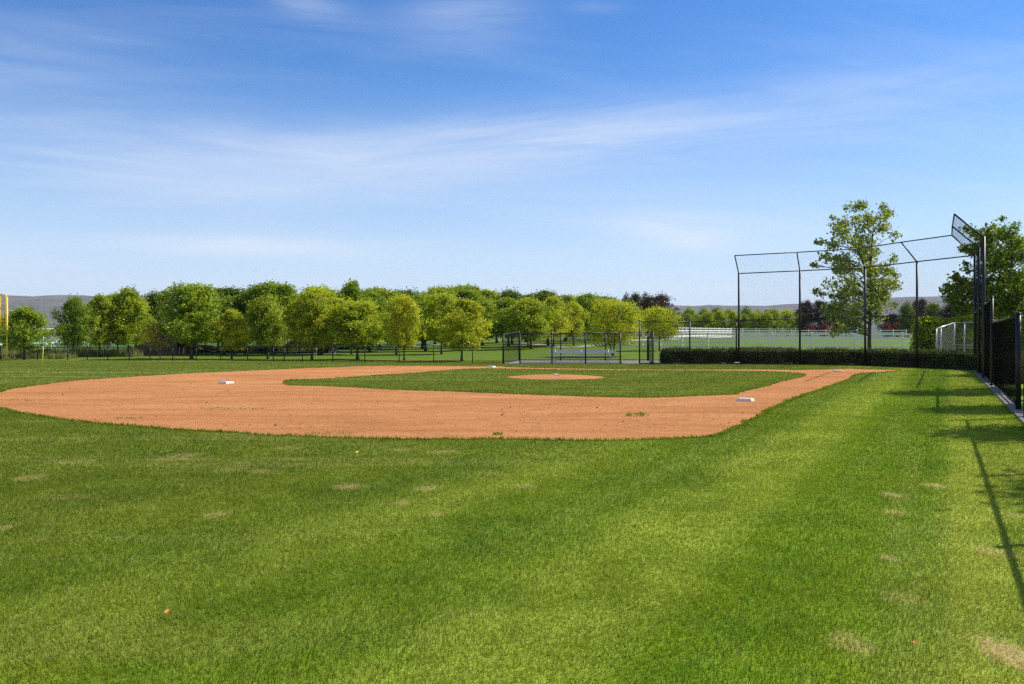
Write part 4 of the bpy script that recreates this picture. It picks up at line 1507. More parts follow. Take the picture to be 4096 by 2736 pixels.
# far grove beyond the white fences on the right
RG = 'trees of the far grove beyond the white fences'
for row, (Y, px0, px1, step, tb) in enumerate(((218, 2560, 3205, 46, 1256), (236, 2590, 3200, 52, 1247))):
    n = int((px1 - px0) / step)
    for i in range(n + 1):
        px = px0 + (px1 - px0) * i / n + rg.uniform(-6, 6)
        p = at(px, Y + rg.uniform(-3, 3))
        top = tb + rg.uniform(-9, 7)
        if row == 1 and i in (3, 7):
            top -= 10
        lf = rg.choice(['leaf_green', 'leaf_green', 'leaf_lime', 'leaf_dark'] if row else ['leaf_green', 'leaf_lime', 'leaf_lime'])
        word = {'leaf_green': 'green', 'leaf_lime': 'lime green', 'leaf_dark': 'dark green'}[lf]
        plant('grove_tree', rg.choice(['dense_far', 'dense_far_b']), lf, p, zat(top, p[1]) - p[2], step * 0.62 / F * Y,
              f'{word} tree, {ORD[i]} from the left in the {"rear" if row else "front"} row beyond the white fences', RG)

for px, Y, top, hw, kind, leaf, name, lab in (
        (2505, 160, 1188, 26, 'dense_far', 'needle_dark', 'evergreen_tree', 'dark narrow evergreen top, leftmost above the open yellow tree'),
        (2540, 158, 1184, 34, 'dense_far_b', 'needle_dark', 'evergreen_tree', 'broad dark evergreen crown above the plain green tree'),
        (2580, 160, 1186, 30, 'dense_far', 'needle_dark', 'evergreen_tree', 'dark evergreen crown touching the red brown conifer'),
        (2492, 165, 1200, 10, 'conifer', 'needle_dark', 'evergreen_tree', 'thin dark spire left of the evergreen crowns'),
        (2630, 128, 1184, 66, 'copper', 'leaf_rust', 'conifer', 'red brown conifer with upswept arms behind the neat yellow green tree'),
        (2998, 262, 1248, 20, 'conifer', 'needle_dark', 'evergreen_tree', 'small pointed evergreen above the far grove, left of three'),
        (3067, 262, 1241, 24, 'conifer', 'needle_dark', 'evergreen_tree', 'taller pointed evergreen above the far grove, middle of three'),
        (3103, 262, 1246, 20, 'conifer', 'needle_dark', 'evergreen_tree', 'pointed evergreen above the far grove, nearest the copper trees'),
        (3222, 196, 1207, 30, 'copper', 'leaf_copper', 'copper_tree', 'narrow dark copper tree just right of the second backstop post'),
        (3282, 196, 1207, 36, 'copper', 'leaf_copper', 'copper_tree', 'larger dark copper tree, second from the second backstop post'),
        (3352, 198, 1220, 40, 'copper', 'leaf_copper', 'copper_tree', 'dark copper tree half behind the open maple'),
        (3420, 200, 1230, 36, 'dense_far', 'leaf_dark', 'far_tree', 'dark green tree hidden behind the open maple trunk'),
        (3570, 190, 1262, 46, 'dense_far_b', 'leaf_copper', 'copper_tree', 'low copper tree right of the open maple'),
        (3630, 175, 1218, 34, 'dense_far', 'leaf_dark', 'far_tree', 'dark green tree left of the fourth backstop post'),
        (3680, 178, 1202, 34, 'copper', 'leaf_copper', 'copper_tree', 'copper tree directly behind the fourth backstop post'),
        (3735, 172, 1220, 34, 'dense_far_b', 'leaf_dark', 'far_tree', 'green tree right of the fourth backstop post'),
        (3810, 165, 1217, 50, 'dense_far', 'leaf_copper', 'copper_tree', 'wide dark copper tree left of the backstop corner'),
        (3880, 150, 1226, 34, 'dense_far', 'leaf_lime', 'far_tree', 'yellowish green tree behind the backstop corner'),
        (3960, 150, 1230, 60, 'dense_far_b', 'leaf_green', 'far_tree', 'green tree low behind the side maple')):
    p = at(px, Y)
    plant(name, kind, leaf, p, zat(top, Y) - p[2], hw / F * Y, lab, 'trees far behind the backstop')

for px, Y, top, hw, lab in ((3240, 186, 1304, 13, 'red shrub right of the second backstop post, over the white fence'),
                            (3300, 186, 1304, 17, 'orange red shrub below the copper trees, over the white fence'),
                            (3335, 187, 1308, 10, 'small red shrub left of the open maple leaves'),
                            (3550, 186, 1302, 20, 'red shrub right of the maple trunk, over the white fence'),
                            (3592, 186, 1300, 18, 'red shrub beside the clipped ivy hedge'),
                            (3626, 186, 1300, 14, 'red shrub touching the edge of the ivy hedge')):
    p = at(px, Y)
    plant('red_shrub', 'shrub', 'leaf_red', p, max(0.8, zat(top, Y) - p[2]), hw / F * Y, lab, 'red shrubs along the far white fence', cat='shrub')

# the two maples near the backstop: airy crowns, clump by clump
def clump_tree(name, pos, clumps, Y, leaf, label, trunk_r, seed, depth, lsize, top_px, lead):
    rs = np.random.default_rng(seed)
    root = empty(name, pos)
    tag(root, label, 'tree')
    cs, rr = [], []
    for px, py, r in clumps:
        k = r / F * Y
        x, z = (px - CX) / F * Y - pos[0], zat(py, Y) - pos[2]
        wid = math.sqrt(max(0.15, 1 - (abs(x) / (depth * 1.25)) ** 2))
        for j in range(2 if r > 26 else 1):
            cs.append((x + rs.normal(0, .12), rs.uniform(-depth, depth) * wid * 0.85, z + rs.normal(0, .1)))
            rr.append(k)
    cs, rr = np.array(cs), np.array(rr)
    n = (150 * (rr / 0.8) ** 1.7).astype(int) + 10
    idx = np.repeat(np.arange(len(cs)), n)
    N = len(idx)
    P = cs[idx] + rs.normal(0, 0.46, (N, 3)) * rr[idx][:, None] * np.array([1, 1, .8])
    nrm = rs.normal(0, 1, (N, 3)) * .8 + np.array([0, 0, .5])
    crown = np_mesh('crown', leaf_quads(P, nrm, rs, lsize), np.arange(4 * N).reshape(-1, 4), [M[leaf]])
    c = link(bpy.data.objects.new('crown', crown), root)
    mb = MB()
    st = [(0, 0, -.2)]
    H = zat(top_px, Y) - pos[2]
    for i in range(1, 11):
        f = i / 10
        st.append((lead * f * f + .12 * noise1(f * 3, seed), .12 * noise1(f * 3 + 7, seed), H * .92 * f))
    mb.tube(st, [trunk_r * (1.25 if i == 0 else 1 - .88 * (i / 10)) for i in range(11)], 9)
    for q, k in zip(cs, rr):
        q = Vector(q)
        hz = max(H * .14, min(q.z - .35 * math.hypot(q.x, q.y) - .2, H * .88))
        f = hz / (H * .92) * 10
        j = min(int(f), 9)
        b0 = Vector(st[j]).lerp(Vector(st[j + 1]), f - j)
        mid = b0.lerp(q, .5) + Vector((0, 0, .10 * (q - b0).length))
        r0 = trunk_r * .36 * (1 - .6 * hz / H)
        mb.tube([b0, mid, q], [r0, r0 * .6, r0 * .2], 5, cap=False)
        for e in range(3):
            tip = q + Vector(rs.normal(0, .5, 3)) * k
            mb.tube([mid.lerp(q, .6), tip], [r0 * .35, r0 * .12], 4, cap=False)
    mb.build('trunk', M['bark'], root, smooth=True)
    return root


def leaf_quads(P, nrm, rs, size):
    N = len(P)
    n2 = nrm / (np.linalg.norm(nrm, axis=1)[:, None] + 1e-9)
    tan = np.cross(n2, rs.normal(0, 1, (N, 3)))
    tan /= np.linalg.norm(tan, axis=1)[:, None] + 1e-6
    bit = np.cross(n2, tan)
    L = (size * rs.uniform(.6, 1.3, N))[:, None]
    V = np.empty((N, 4, 3), np.float32)
    V[:, 0] = P - tan * L * .5
    V[:, 1] = P + bit * L * .4 + n2 * L * .15
    V[:, 2] = P + tan * L * .5
    V[:, 3] = P - bit * L * .4 + n2 * L * .15
    return V.reshape(-1, 3)


BIG = [(350,130,40),(470,120,70),(520,190,60),(680,110,45),(700,170,60),(640,240,60),(740,190,30),(420,240,70),(340,200,40),(520,280,80),(700,300,70),(360,320,80),(470,360,90),
       (600,380,80),(720,380,60),(200,430,45),(150,420,25),(300,420,60),(250,540,70),(130,620,35),(110,610,25),(350,560,80),(480,500,90),(620,520,80),(750,480,50),(780,560,45),
       (300,660,70),(440,640,90),(560,660,80),(700,640,80),(820,660,60),(870,690,35),(350,760,80),(100,850,40),(180,870,40),(250,880,40),(400,860,90),(520,840,90),(650,800,90),
       (780,780,70),(850,820,45),(330,960,80),(450,960,90),(600,960,90),(720,930,80),(820,960,50),(380,1060,70),(500,1060,70),(660,1050,70),(740,1080,50),(280,1190,50),
       (350,1170,45),(420,1150,40),(480,1170,30),(300,1230,25),(820,760,60),(560,760,80),(610,880,80),(700,860,70),(790,880,60)]
clump_tree('maple_tree', at(3478, 62), [(3196 + .4592 * x, 780 + .4592 * y, .4592 * r) for x, y, r in BIG], 62, 'leaf_maple',
           'tall airy green maple with a bare lower trunk, straight behind the backstop', .15, 3, 2.6, .21, 820, .3)
SIDE = [(800,150,30),(680,210,50),(760,230,50),(480,240,50),(560,250,40),(640,290,60),(760,330,60),(850,400,50),(600,360,80),(700,420,80),(820,470,70),(980,420,40),(1050,440,40),
        (950,520,70),(1050,560,60),(600,480,70),(250,490,40),(230,540,35),(310,500,40),(330,590,40),(310,720,40),(380,700,40),(600,600,80),(720,620,80),(860,640,90),(1000,680,90),
        (640,740,80),(580,800,60),(180,840,35),(220,920,40),(260,980,45),(330,870,60),(370,950,50),(300,1050,60),(40,1060,45),(90,1100,50),(150,1060,35),(130,1160,60),(220,1180,60),
        (330,1160,60),(640,980,80),(760,960,60),(620,1080,80),(740,1100,80),(900,900,60),(900,1050,90),(1020,900,90),(1050,1100,100),(640,1200,80),(800,1250,100),(950,1280,100),
        (1060,1300,90),(700,1370,90),(850,1400,100),(1000,1420,90),(250,1290,60),(300,1370,60),(360,1250,50),(480,1000,80),(480,1150,80),(500,1300,80),(1160,620,80),(1250,760,80),
        (1180,900,90),(1320,950,80),(1200,1100,100),(1350,1150,80),(1200,1300,90),(1450,1080,60),(1330,1350,80),(1120,480,50)]
clump_tree('maple_tree', at(4062, 58), [(3780 + .2934 * x, 840 + .2934 * y, .52 * r) for x, y, r in SIDE], 58, 'leaf_side',
           'deep green maple cut off by the right edge, rising behind the side fences', .19, 4, 3.2, .23, 885, -.4)

# the same row of trees goes on beside the fence, just outside the photo: they throw the long shadows on the lawn
for i, (x, y, h, r) in enumerate(((25.6, 37.2, 6.6, 1.9), (18.6, 27.0, 7.0, 1.35), (16.9, 21.4, 7.0, 1.35), (14.9, 16.7, 6.9, 1.35), (12.7, 11.2, 6.7, 1.3))):
    plant('slim_tree', 'slim', 'leaf_maple', (x, y, 0.0), h, r, f'slim green tree behind the sideline fence, {ORD[i]} in the row from the backstop', 'slim trees along the sideline fence')


# ================================================================ HEDGES, PADDOCK FENCES, FARM THINGS
def leaf_shell(P, nrm, rs, size):
    N = len(P)
    n2 = rs.normal(0, 1, (N, 3)) * 0.7 + nrm
    n2 /= np.linalg.norm(n2, axis=1)[:, None]
    tan = np.cross(n2, rs.normal(0, 1, (N, 3)))
    tan /= np.linalg.norm(tan, axis=1)[:, None] + 1e-6
    bit = np.cross(n2, tan)
    L = (size * rs.uniform(0.6, 1.35, N))[:, None]
    V = np.empty((N, 4, 3), np.float32)
    V[:, 0] = P - tan * L * .5
    V[:, 1] = P + bit * L * .32
    V[:, 2] = P + tan * L * .5
    V[:, 3] = P - bit * L * .32
    return V.reshape(-1, 3)


def hedge(name, label, pts, width, h, leaf, dens, size, seed, rough=0.06):
    """clipped hedge along a polyline: dark twiggy core with a shell of leaves, one mesh"""
    rs = np.random.default_rng(seed)
    Ps, Ns = [], []
    core_v, core_f = [], []
    n = len(pts)
    L, R_ = [], []
    for i, p in enumerate(pts):
        a, b = np.array(pts[max(i - 1, 0)][:2]), np.array(pts[min(i + 1, n - 1)][:2])
        d = (b - a) / np.linalg.norm(b - a)
        q = np.array([-d[1], d[0]])
        L.append(np.array(p[:2]) + q * width / 2)
        R_.append(np.array(p[:2]) - q * width / 2)
    g = [p[2] for p in pts]

    def face(A, B, C, D):
        A, B, C, D = [np.array(v, float) for v in (A, B, C, D)]
        ar = np.linalg.norm(np.cross(B - A, D - A))
        k = int(ar * dens)
        u, v = rs.random((k, 1)), rs.random((k, 1))
        P = A * (1 - u) * (1 - v) + B * u * (1 - v) + C * u * v + D * (1 - u) * v
        nn = np.cross(B - A, D - A)
        nn /= np.linalg.norm(nn)
        lump = np.array([mnoise.noise(Vector(q * 1.1)) + 0.6 * mnoise.noise(Vector(q * 3.1)) for q in P])[:, None]
        P = P + nn * (lump * rough * 1.3 + rs.normal(0, rough * 0.6, (k, 1)))
        Ps.append(P)
        Ns.append(np.repeat(nn[None], k, 0))
    for i in range(n - 1):
        l0, l1, r0, r1 = (*L[i], g[i]), (*L[i + 1], g[i + 1]), (*R_[i], g[i]), (*R_[i + 1], g[i + 1])
        T = lambda p: (p[0], p[1], p[2] + h)
        face(r0, r1, T(r1), T(r0))
        face(l1, l0, T(l0), T(l1))
        face(T(r0), T(r1), T(l1), T(l0))
        if i == 0: face(l0, r0, T(r0), T(l0))
        if i == n - 2: face(r1, l1, T(l1), T(r1))
    V = leaf_shell(np.concatenate(Ps), np.concatenate(Ns), rs, size)
    nl = len(V) // 4
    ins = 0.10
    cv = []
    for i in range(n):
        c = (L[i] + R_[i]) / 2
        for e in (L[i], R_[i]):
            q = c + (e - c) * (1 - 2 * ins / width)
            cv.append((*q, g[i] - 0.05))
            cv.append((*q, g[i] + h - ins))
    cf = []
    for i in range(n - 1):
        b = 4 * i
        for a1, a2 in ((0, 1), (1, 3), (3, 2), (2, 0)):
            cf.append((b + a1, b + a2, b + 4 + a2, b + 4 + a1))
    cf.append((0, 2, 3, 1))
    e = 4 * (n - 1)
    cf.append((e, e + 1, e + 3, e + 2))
    base = len(V)
    verts = np.concatenate([V, np.array(cv)])
    faces = np.concatenate([np.arange(base).reshape(-1, 4), np.array(cf) + base])
    mi = [0] * nl + [1] * len(cf)
    o = link(bpy.data.objects.new(name, np_mesh(name, verts, faces, [M[leaf], M['hedge_core']], False, mi)))
    return tag(o, label, 'hedge')


bk = lambda p, d: (p[0] + d[0], p[1] + d[1], 0.0)
hedge('hedge', 'low clipped dark hedge running behind the whole foot of the backstop',
      [at(2648, 50.95), (P1[0], P1[1] + 0.85, 0), (P2[0] + .25, P2[1] + .85, 0), (P3[0] + .45, P3[1] + .75, 0), (P4[0] + .85, P4[1] + .25, 0), (P5[0] + .75, P5[1] + .2, 0), (fence_x(36.0) + .78, 35.8, 0), (fence_x(30.5) + .78, 30.2, 0)],
      1.05, 0.84, 'hedge_leaf', 1000, 0.062, 3, 0.095)
hedge('ivy_hedge', 'high squared hedge with bright yellow green top leaves behind the steel dugout frame',
      [at(3662, 56.5), at(3735, 56.2), at(3960, 56), at(4300, 55), at(4700, 54)], 1.3, 2.65, 'ivy_leaf', 330, 0.13, 4, 0.14)

# galvanised dugout frame on the right
A, B, C_, D_, E_ = at(3745, 50.2), at(3763, 50.9), at(3817, 52.6), at(3857, 51.6), at(3960, 49.5)
root = empty('steel_dugout', A)
tag(root, 'bare steel dugout frame with a slanted bright top bar and mesh, seen through the backstop', 'dugout')
hA, hC = 2.06, 2.44
for p, h in ((A, hA), (B, hA + .1), (C_, hC), (D_, hC), (E_, hC)):
    post_part(root, p, h, 0.045, 'post', 'galvanised', cap=False)
rail_part(root, up(A, hA), up(C_, hC), 0.05, 'slanted_bar', 'aluminium')
rail_part(root, up(C_, hC), up(E_, hC + .02), 0.03, 'top_rail', 'galvanised')
rail_part(root, up(C_, 1.08), up(E_, 1.1), 0.035, 'lower_rail', 'galvanised')
rail_part(root, up(C_, 0.92), up(E_, 0.94), 0.03, 'lower_rail', 'galvanised')
wb = WireBuf()
link_wires(wb, (A, C_, up(C_, hC), up(A, hA)), 0.06, 0.003)
link_wires(wb, (C_, E_, up(E_, hC), up(C_, hC)), 0.06, 0.003)
wb.build('wire_mesh', M['galvanised'], root, root.location)


# white paddock fences
def resample(pts, step):
    P = [np.array(p[:2], float) for p in pts]
    out = [P[0]]
    acc = 0.0
    for a, b in zip(P[:-1], P[1:]):
        l = np.linalg.norm(b - a)
        d = step - acc
        while d <= l:
            out.append(a + (b - a) * d / l)
            d += step
        acc = (acc + l) % step
    return out


def paddock_fence(name, label, posts, h, nr=4, hs=None):
    pts = [(p[0], p[1], float(gz(p[0], p[1]))) for p in posts]
    root = empty(name, pts[0])
    tag(root, label, 'fence', 'white paddock fences')
    for i, p in enumerate(pts):
        x, y, z = rel(root, p)
        a, b = pts[max(i - 1, 0)], pts[min(i + 1, len(pts) - 1)]
        rz = math.atan2(b[1] - a[1], b[0] - a[0])
        mb = MB().box((x, y, z + h / 2 - 0.1), (0.13, 0.13, h + 0.2), rz)
        ca, sa = math.cos(rz), math.sin(rz)
        c8 = [(x + (dx * ca - dy * sa) * .085, y + (dx * sa + dy * ca) * .085, z + h + .002) for dx, dy in ((-1, -1), (1, -1), (1, 1), (-1, 1))]
        mb.add(c8 + [(q[0], q[1], z + h + .03) for q in c8] + [(x, y, z + h + .075)], [(3, 2, 1, 0), (0, 1, 5, 4), (1, 2, 6, 5), (2, 3, 7, 6), (3, 0, 4, 7), (4, 5, 8), (5, 6, 8), (6, 7, 8), (7, 4, 8)])
        mb.build('post', M['white_vinyl'], root)
    for r in range(nr):
        hz = h * (0.92 - 0.27 * r)
        mb = MB()
        for a, b in zip(pts[:-1], pts[1:]):
            mb.bar(rel(root, up(a, hz)), rel(root, up(b, hz)), 0.045, 0.145)
        mb.build('rail', M['white_vinyl'], root)
    return root


W1 = [at(px, Y) for px, Y in ((3662, 78.5), (3610.6, 78.8), (3417, 79.5), (3247, 79.5), (3088.7, 79), (2950, 79), (2830.6, 80), (2728, 81), (2641, 82), (2570, 82.5), (2514.6, 83.5), (2474, 85), (2445, 88), (2432, 92))]
W1b = [at(px, Y) for px, Y in ((2432, 92), (2428, 97), (2424, 103))]
paddock_fence('paddock_fence', 'nearest white four rail paddock fence, just beyond the hedge and backstop', W1 + W1b[1:], 1.46)
W2 = resample([at(px, Y)[:2] for px, Y in ((2264, 132), (2310, 127), (2400, 120), (2504, 114), (2613, 120), (2710, 130), (2814, 148), (2929, 172), (3140, 172), (3400, 168), (3660, 152))], 3.2)
paddock_fence('paddock_fence', 'far white paddock fence curving across the pasture behind the nearest one', W2, 1.5)
W3 = resample([at(px, Y)[:2] for px, Y in ((2690, 150), (2800, 178), (2930, 200), (3300, 205), (3660, 184))], 3.4)
paddock_fence('paddock_fence', 'farthest white paddock fence, in front of the far grove and red shrubs', W3, 2.0)

# wooden shed in the shade of the trees
sx0, sx1, sy = at(546, 72.5)[0], at(742, 72.5)[0], 72.5
z = float(gz(sx0, sy))
root = empty('shed', ((sx0 + sx1) / 2, sy, z))
tag(root, 'low weathered wooden shed in deep shade under the trees, with an open doorway', 'shed')
w = sx1 - sx0
dl, dr = at(708, sy)[0] - root.location.x, at(737, sy)[0] - root.location.x
mb = MB().box(((-w / 2 + dl) / 2, 0.06, 1.1), (dl + w / 2, 0.12, 2.2)).box(((dr + w / 2) / 2, 0.06, 1.1), (w / 2 - dr, 0.12, 2.2)).box(((dl + dr) / 2, 0.06, 2.05), (dr - dl, 0.11, 0.3))
mb.box((0, 2.9, 1.25), (w, 0.12, 2.5)).box((-w / 2 + 0.06, 1.48, 1.15), (0.12, 2.7, 2.3)).box((w / 2 - 0.06, 1.48, 1.15), (0.12, 2.7, 2.3))
for i in range(15):
    x = -w / 2 + 0.02 + (dl + w / 2 - 0.04) * i / 14
    mb.box((x, -0.012, 1.1), (0.03, 0.02, 2.2))
mb.build('wall', M['shed_wood'], root)
mb = MB().bar((-w / 2 - .3, 1.45, 2.38), (w / 2 + .3, 1.45, 2.38), 3.6, 0.08)
mb.build('roof', M['shed_roof'], root)
MB().box((-w / 2 - 0.07, -0.05, 1.15), (0.12, 0.12, 2.3)).build('corner_post', M['shed_wood'], root)
MB().box(((dl + dr) / 2, 0.5, 0.04), (dr - dl, 0.9, 0.06)).build('threshold', M['shed_wood'], root)
for k, (xx, hh, ww) in enumerate(((dl + .12, .55, .10), (dr - .14, .52, .20))):
    MB().box((xx, 0.24, 0.05 + hh / 2), (ww, 0.05, hh), 0.1).build('board', M['pale_board'], root)

# tall chain link run among the trees
panel_fence('kennel_fence', 'high black chain link run standing among the trees left of centre',
            [at(px, Y) for px, Y in ((976, 72), (1062, 73), (1151, 74), (1196, 77), (1228, 80), (1273, 82), (1302, 79.5), (1321, 76.5), (1352, 77.5))],
            [1.62] * 3 + [1.7] * 3 + [1.85] * 3, pr=0.04, rr=0.025)


# two small dogs among the trunks
def dog(loc, rz, h, label, headdir=1.0):
    root = empty('dog', loc, rz)
    tag(root, label, 'dog', 'dogs standing among the trees')
    bm = bmesh.new()
    lay = bm.verts.layers.skin.verify()
    s = h / 0.55

    def chain(pts, prev=None):
        out = []
        for x, y, z, r in pts:
            v = bm.verts.new((x * s, y * s, z * s))
            v[lay].radius = (r * s, r * s)
            if prev is not None:
                bm.edges.new((prev, v))
            prev = v
            out.append(v)
        return out
    sp = chain([(-.24, 0, .37, .075), (-.08, 0, .375, .085), (.10, 0, .37, .10), (.20, 0, .40, .085)])
    sp[0][lay].use_root = True
    chain([(.27, 0, .48, .06), (.31, 0, .545, .066), (.38, 0, .535, .045), (.44, 0, .515, .03)], sp[3])
    chain([(-.31, 0, .40, .025), (-.39, 0, .47, .016)], sp[0])
    for sy in (1, -1):
        chain([(.17, .075 * sy, .27, .045), (.165, .08 * sy, .14, .028), (.17, .08 * sy, .02, .024), (.20, .08 * sy, .015, .022)], sp[2])
        chain([(-.22, .075 * sy, .27, .055), (-.19, .08 * sy, .19, .032), (-.25, .08 * sy, .11, .024), (-.235, .08 * sy, .02, .022), (-.20, .08 * sy, .015, .02)], sp[0])
        chain([(.285, .06 * sy, .55, .02), (.28, .085 * sy, .50, .018)], None)
    me = bpy.data.meshes.new('body')
    bm.to_mesh(me)
    bm.free()
    m, t = new_mat('dog_coat_%d' % len(MATS))
    co = t.n('ShaderNodeTexCoord').outputs['Object']
    zc = t.n('ShaderNodeSeparateXYZ', {0: co}).outputs
    f = t.math('ADD', t.sstep(zc[2], 0.20 * s, 0.28 * s), t.math('MULTIPLY', t.math('SUBTRACT', t.noise(co, 6.0), 0.5), 0.8))
    f = t.math('MULTIPLY', f, t.math('SUBTRACT', 1.0, t.sstep(zc[0], 0.30 * s, 0.38 * s)), clamp=True)
    c = t.mix(f, (0.68, 0.60, 0.54), (0.15, 0.085, 0.05))
    b = t.n('ShaderNodeBsdfPrincipled', {'Base Color': c, 'Roughness': 0.95, 'Specular IOR Level': 0.1})
    t.n('ShaderNodeOutputMaterial', {'Surface': b.outputs[0]})
    me.materials.append(m)
    o = link(bpy.data.objects.new('body', me), root)
    o.modifiers.new('skin', 'SKIN').use_smooth_shade = True
    o.modifiers.new('smooth', 'SUBSURF').levels = 1
    o.modifiers['smooth'].render_levels = 2
    return root


p = G(1259, 1424)
dog((p[0], p[1], p[2]), rad(-60), 0.56, 'brown dog with white legs standing beside a slim tree trunk')
p = G(1331, 1421)
dog((p[0], p[1], p[2]), rad(-12), 0.70, 'pale headed brown dog standing behind a post of the low fence')

# grey farm building, wheel line and machinery on the left
bx, by = at(212, 380)[0], 380.0
root = empty('barn', (bx, by, float(gz(bx, by))))
tag(root, 'grey ribbed metal farm building with a white eave behind the leftmost tree', 'barn')
hb = zat(1319, by) - root.location.z
mb = MB().box((-20, 9, hb / 2), (40, 18, hb))
for i in range(80):
    mb.box((-39.8 + i * 0.5, -0.03, hb / 2), (0.12, 0.06, hb - 0.1))
mb.build('wall', M['barn_metal'], root)
mb = MB()
mb.add([(-41, -0.8, hb), (0.8, -0.8, hb), (0.8, 9, hb + .4), (-41, 9, hb + .4), (-41, 18.8, hb), (0.8, 18.8, hb),
        (-41, -0.8, hb + .3), (0.8, -0.8, hb + .3), (0.8, 9, hb + .7), (-41, 9, hb + .7), (-41, 18.8, hb + .3), (0.8, 18.8, hb + .3)],
       [(0, 3, 2, 1), (3, 4, 5, 2), (6, 7, 8, 9), (9, 8, 11, 10), (0, 1, 7, 6), (4, 10, 11, 5), (1, 2, 8, 7), (2, 5, 11, 8), (0, 6, 9, 3), (3, 9, 10, 4)])
mb.build('roof', M['barn_roof'], root)

LP = [(-140, 78), (0, 84), (180, 97), (350, 108), (520, 124), (640, 140), (1040, 196), (1230, 225)]
root = empty('wheel_line', at(0, 84))
tag(root, 'long white irrigation pipe on wheels crossing the crop field', 'irrigation pipe')
pts = []
for px, Y in LP:
    p = at(px, Y)
    pts.append(rel(root, (p[0], p[1], p[2] + 0.72)))
MB().tube(pts, 0.075, 8).build('pipe', M['white_vinyl'], root, smooth=True)


def wheel(parent, c, r, rz):
    mb = MB()
    ca, sa = math.cos(rz), math.sin(rz)
    ring = [(c[0] + r * math.cos(a) * ca, c[1] + r * math.cos(a) * sa, c[2] + r * math.sin(a)) for a in np.linspace(0, 2 * math.pi, 29)]
    mb.tube(ring, 0.045, 6)
    for k in range(8):
        a = 2 * math.pi * k / 8
        mb.tube([c, (c[0] + r * math.cos(a) * ca, c[1] + r * math.cos(a) * sa, c[2] + r * math.sin(a))], 0.015, 5)
    mb.build('wheel', M['galvanised'], parent, smooth=True)


for px, Y in ((238, 101.5), (205, 99), (-60, 81), (430, 115.5)):
    p = at(px, Y)
    wheel(root, rel(root, (p[0], p[1], p[2] + 0.72)), 0.72, rad(20))
p = at(211, 99.4)
mb = MB().box(rel(root, (p[0], p[1], p[2] + 1.0)), (1.0, 0.6, 0.5)).box(rel(root, (p[0] - .1, p[1], p[2] + 1.3)), (0.5, 0.45, 0.16))
mb.build('drive_housing', M['white_plastic'], root)
for px, Y in ((8, 84.8), (170, 96.4), (205, 98.8), (352, 108.3)):
    p = at(px, Y)
    MB().tube([rel(root, (p[0], p[1], p[2])), rel(root, (p[0], p[1], p[2] + 0.70))], 0.03, 6).build('prop', M['white_vinyl'], root)


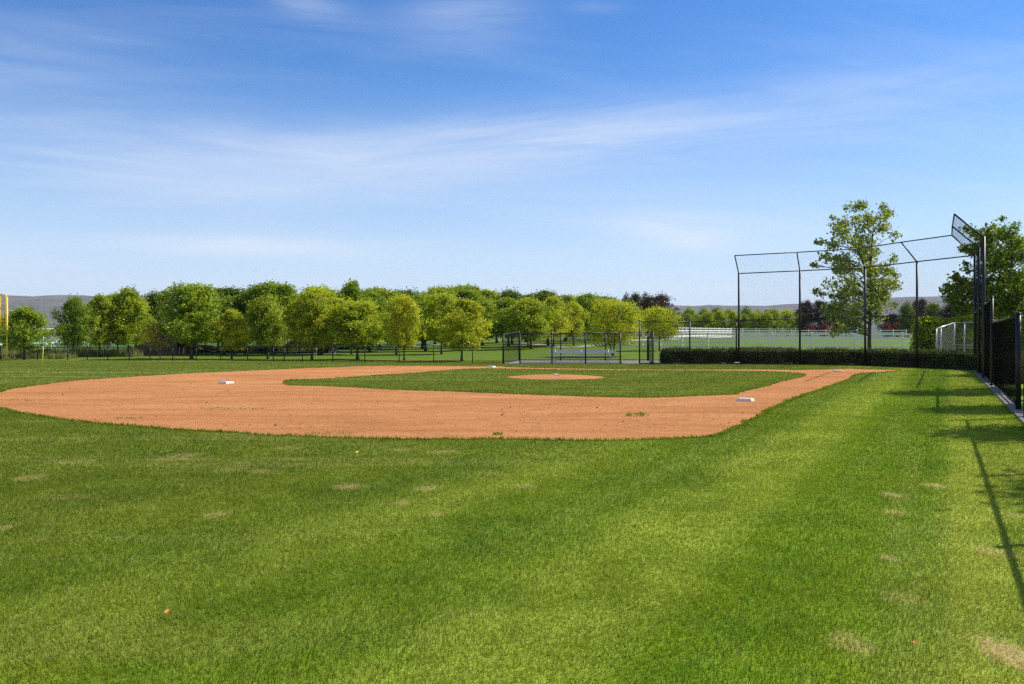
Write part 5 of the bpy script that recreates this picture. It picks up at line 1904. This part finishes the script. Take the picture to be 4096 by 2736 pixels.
# weeds and rough bushes along the back of the outfield fence
def weeds():
    rs = np.random.default_rng(17)
    xs, ys, hs = [], [], []
    for px0, px1, y0, y1, n, h in ((-160, 560, 66, 77, 9000, .62), (560, 1300, 82, 90, 7000, .75), (-160, 300, 61.5, 66, 2500, .55), (100, 250, 60.5, 63, 900, .45)):
        Y = rs.uniform(y0, y1, n)
        X = (rs.uniform(px0, px1, n) - CX) / F * Y
        pat = np.array([mnoise.noise(Vector((a * .5, b * .8, 2.0))) for a, b in zip(X, Y)])
        k = pat > -0.12
        xs.append(X[k]); ys.append(Y[k]); hs.append((h * (0.5 + pat[k]) * rs.uniform(.5, 1.3, k.sum())).clip(.1, 1.3))
    x, y, h = np.concatenate(xs), np.concatenate(ys), np.concatenate(hs)
    n = len(x)
    z = gz(x, y)
    parts = []
    for _ in range(3):
        a = rs.uniform(0, 6.283, n)
        l = rs.uniform(0, 6.283, n)
        le = h * rs.uniform(.1, .5, n)
        w = rs.uniform(.02, .05, n)
        bz = z + h * rs.uniform(0, .4, n)
        V = np.empty((n, 3, 3), np.float32)
        ox, oy = rs.normal(0, .15, n), rs.normal(0, .15, n)
        V[:, 0] = np.stack([x + ox - np.cos(a) * w, y + oy - np.sin(a) * w, bz], 1)
        V[:, 1] = np.stack([x + ox + np.cos(a) * w, y + oy + np.sin(a) * w, bz], 1)
        V[:, 2] = np.stack([x + ox + np.cos(l) * le, y + oy + np.sin(l) * le, bz + h * rs.uniform(.5, 1, n)], 1)
        parts.append(V.reshape(-1, 3))
    V = np.concatenate(parts)
    o = link(bpy.data.objects.new('weeds', np_mesh('weeds', V, np.arange(len(V)).reshape(-1, 3), [M['weed_leaf']])))
    tag(o, 'tall dry weeds growing along the crop field behind the trees', 'weeds', kind='stuff')


weeds()
for px, Y, top, hw, lab in ((140, 64.5, 1404, 34, 'dark low bush behind the fence, right of the leftmost tree'), (185, 65, 1400, 30, 'dark low bush behind the neon flag stick'),
                            (285, 70, 1411, 30, 'dark bush at the foot of the second tree'), (345, 71, 1409, 34, 'dark bush between the second and third trees'),
                            (1180, 84, 1366, 40, 'dark bush behind the tall mesh run, left part'), (1210, 85, 1372, 36, 'dark bush behind the tall mesh run, right part'),
                            (820, 80, 1384, 44, 'dark bush right of the wooden shed'),
                            (905, 81, 1388, 46, 'dark bush behind the short yellow green tree'),
                            (985, 82, 1386, 44, 'dark bush at the left end of the tall mesh run'),
                            (1060, 83, 1378, 46, 'dark bush behind the leaning lime tree'),
                            (1120, 83, 1376, 40, 'dark bush between the leaning lime tree and the mesh kennel'),
                            (1300, 90, 1372, 44, 'dark bush behind the pale headed dog'),
                            (1380, 92, 1374, 46, 'dark bush behind the trunk of the wide lime tree'),
                            (1460, 94, 1372, 44, 'dark bush right of the wide lime tree trunk')):
    p = at(px, Y)
    plant('bush', 'shrub', 'bush_leaf', p, max(.5, zat(top, Y) - p[2]), hw / F * Y, lab, 'dark bushes behind the outfield fence', cat='bush')


# the air between: closed box of even haze round the whole scene
m = bpy.data.materials.new('haze')
m.use_nodes = True
nt = m.node_tree
nt.nodes.clear()
vol = nt.nodes.new('ShaderNodeVolumePrincipled')
vol.inputs['Color'].default_value = (0.80, 0.88, 1.0, 1.0)
vol.inputs['Density'].default_value = 0.000058
vol.inputs['Anisotropy'].default_value = 0.1
mo = nt.nodes.new('ShaderNodeOutputMaterial')
nt.links.new(vol.outputs[0], mo.inputs['Volume'])
o = MB().box((0, 3300, 174), (12000, 6700, 352)).build('haze', m)
tag(o, 'thin blue haze that veils the distant hills', 'haze', kind='stuff')
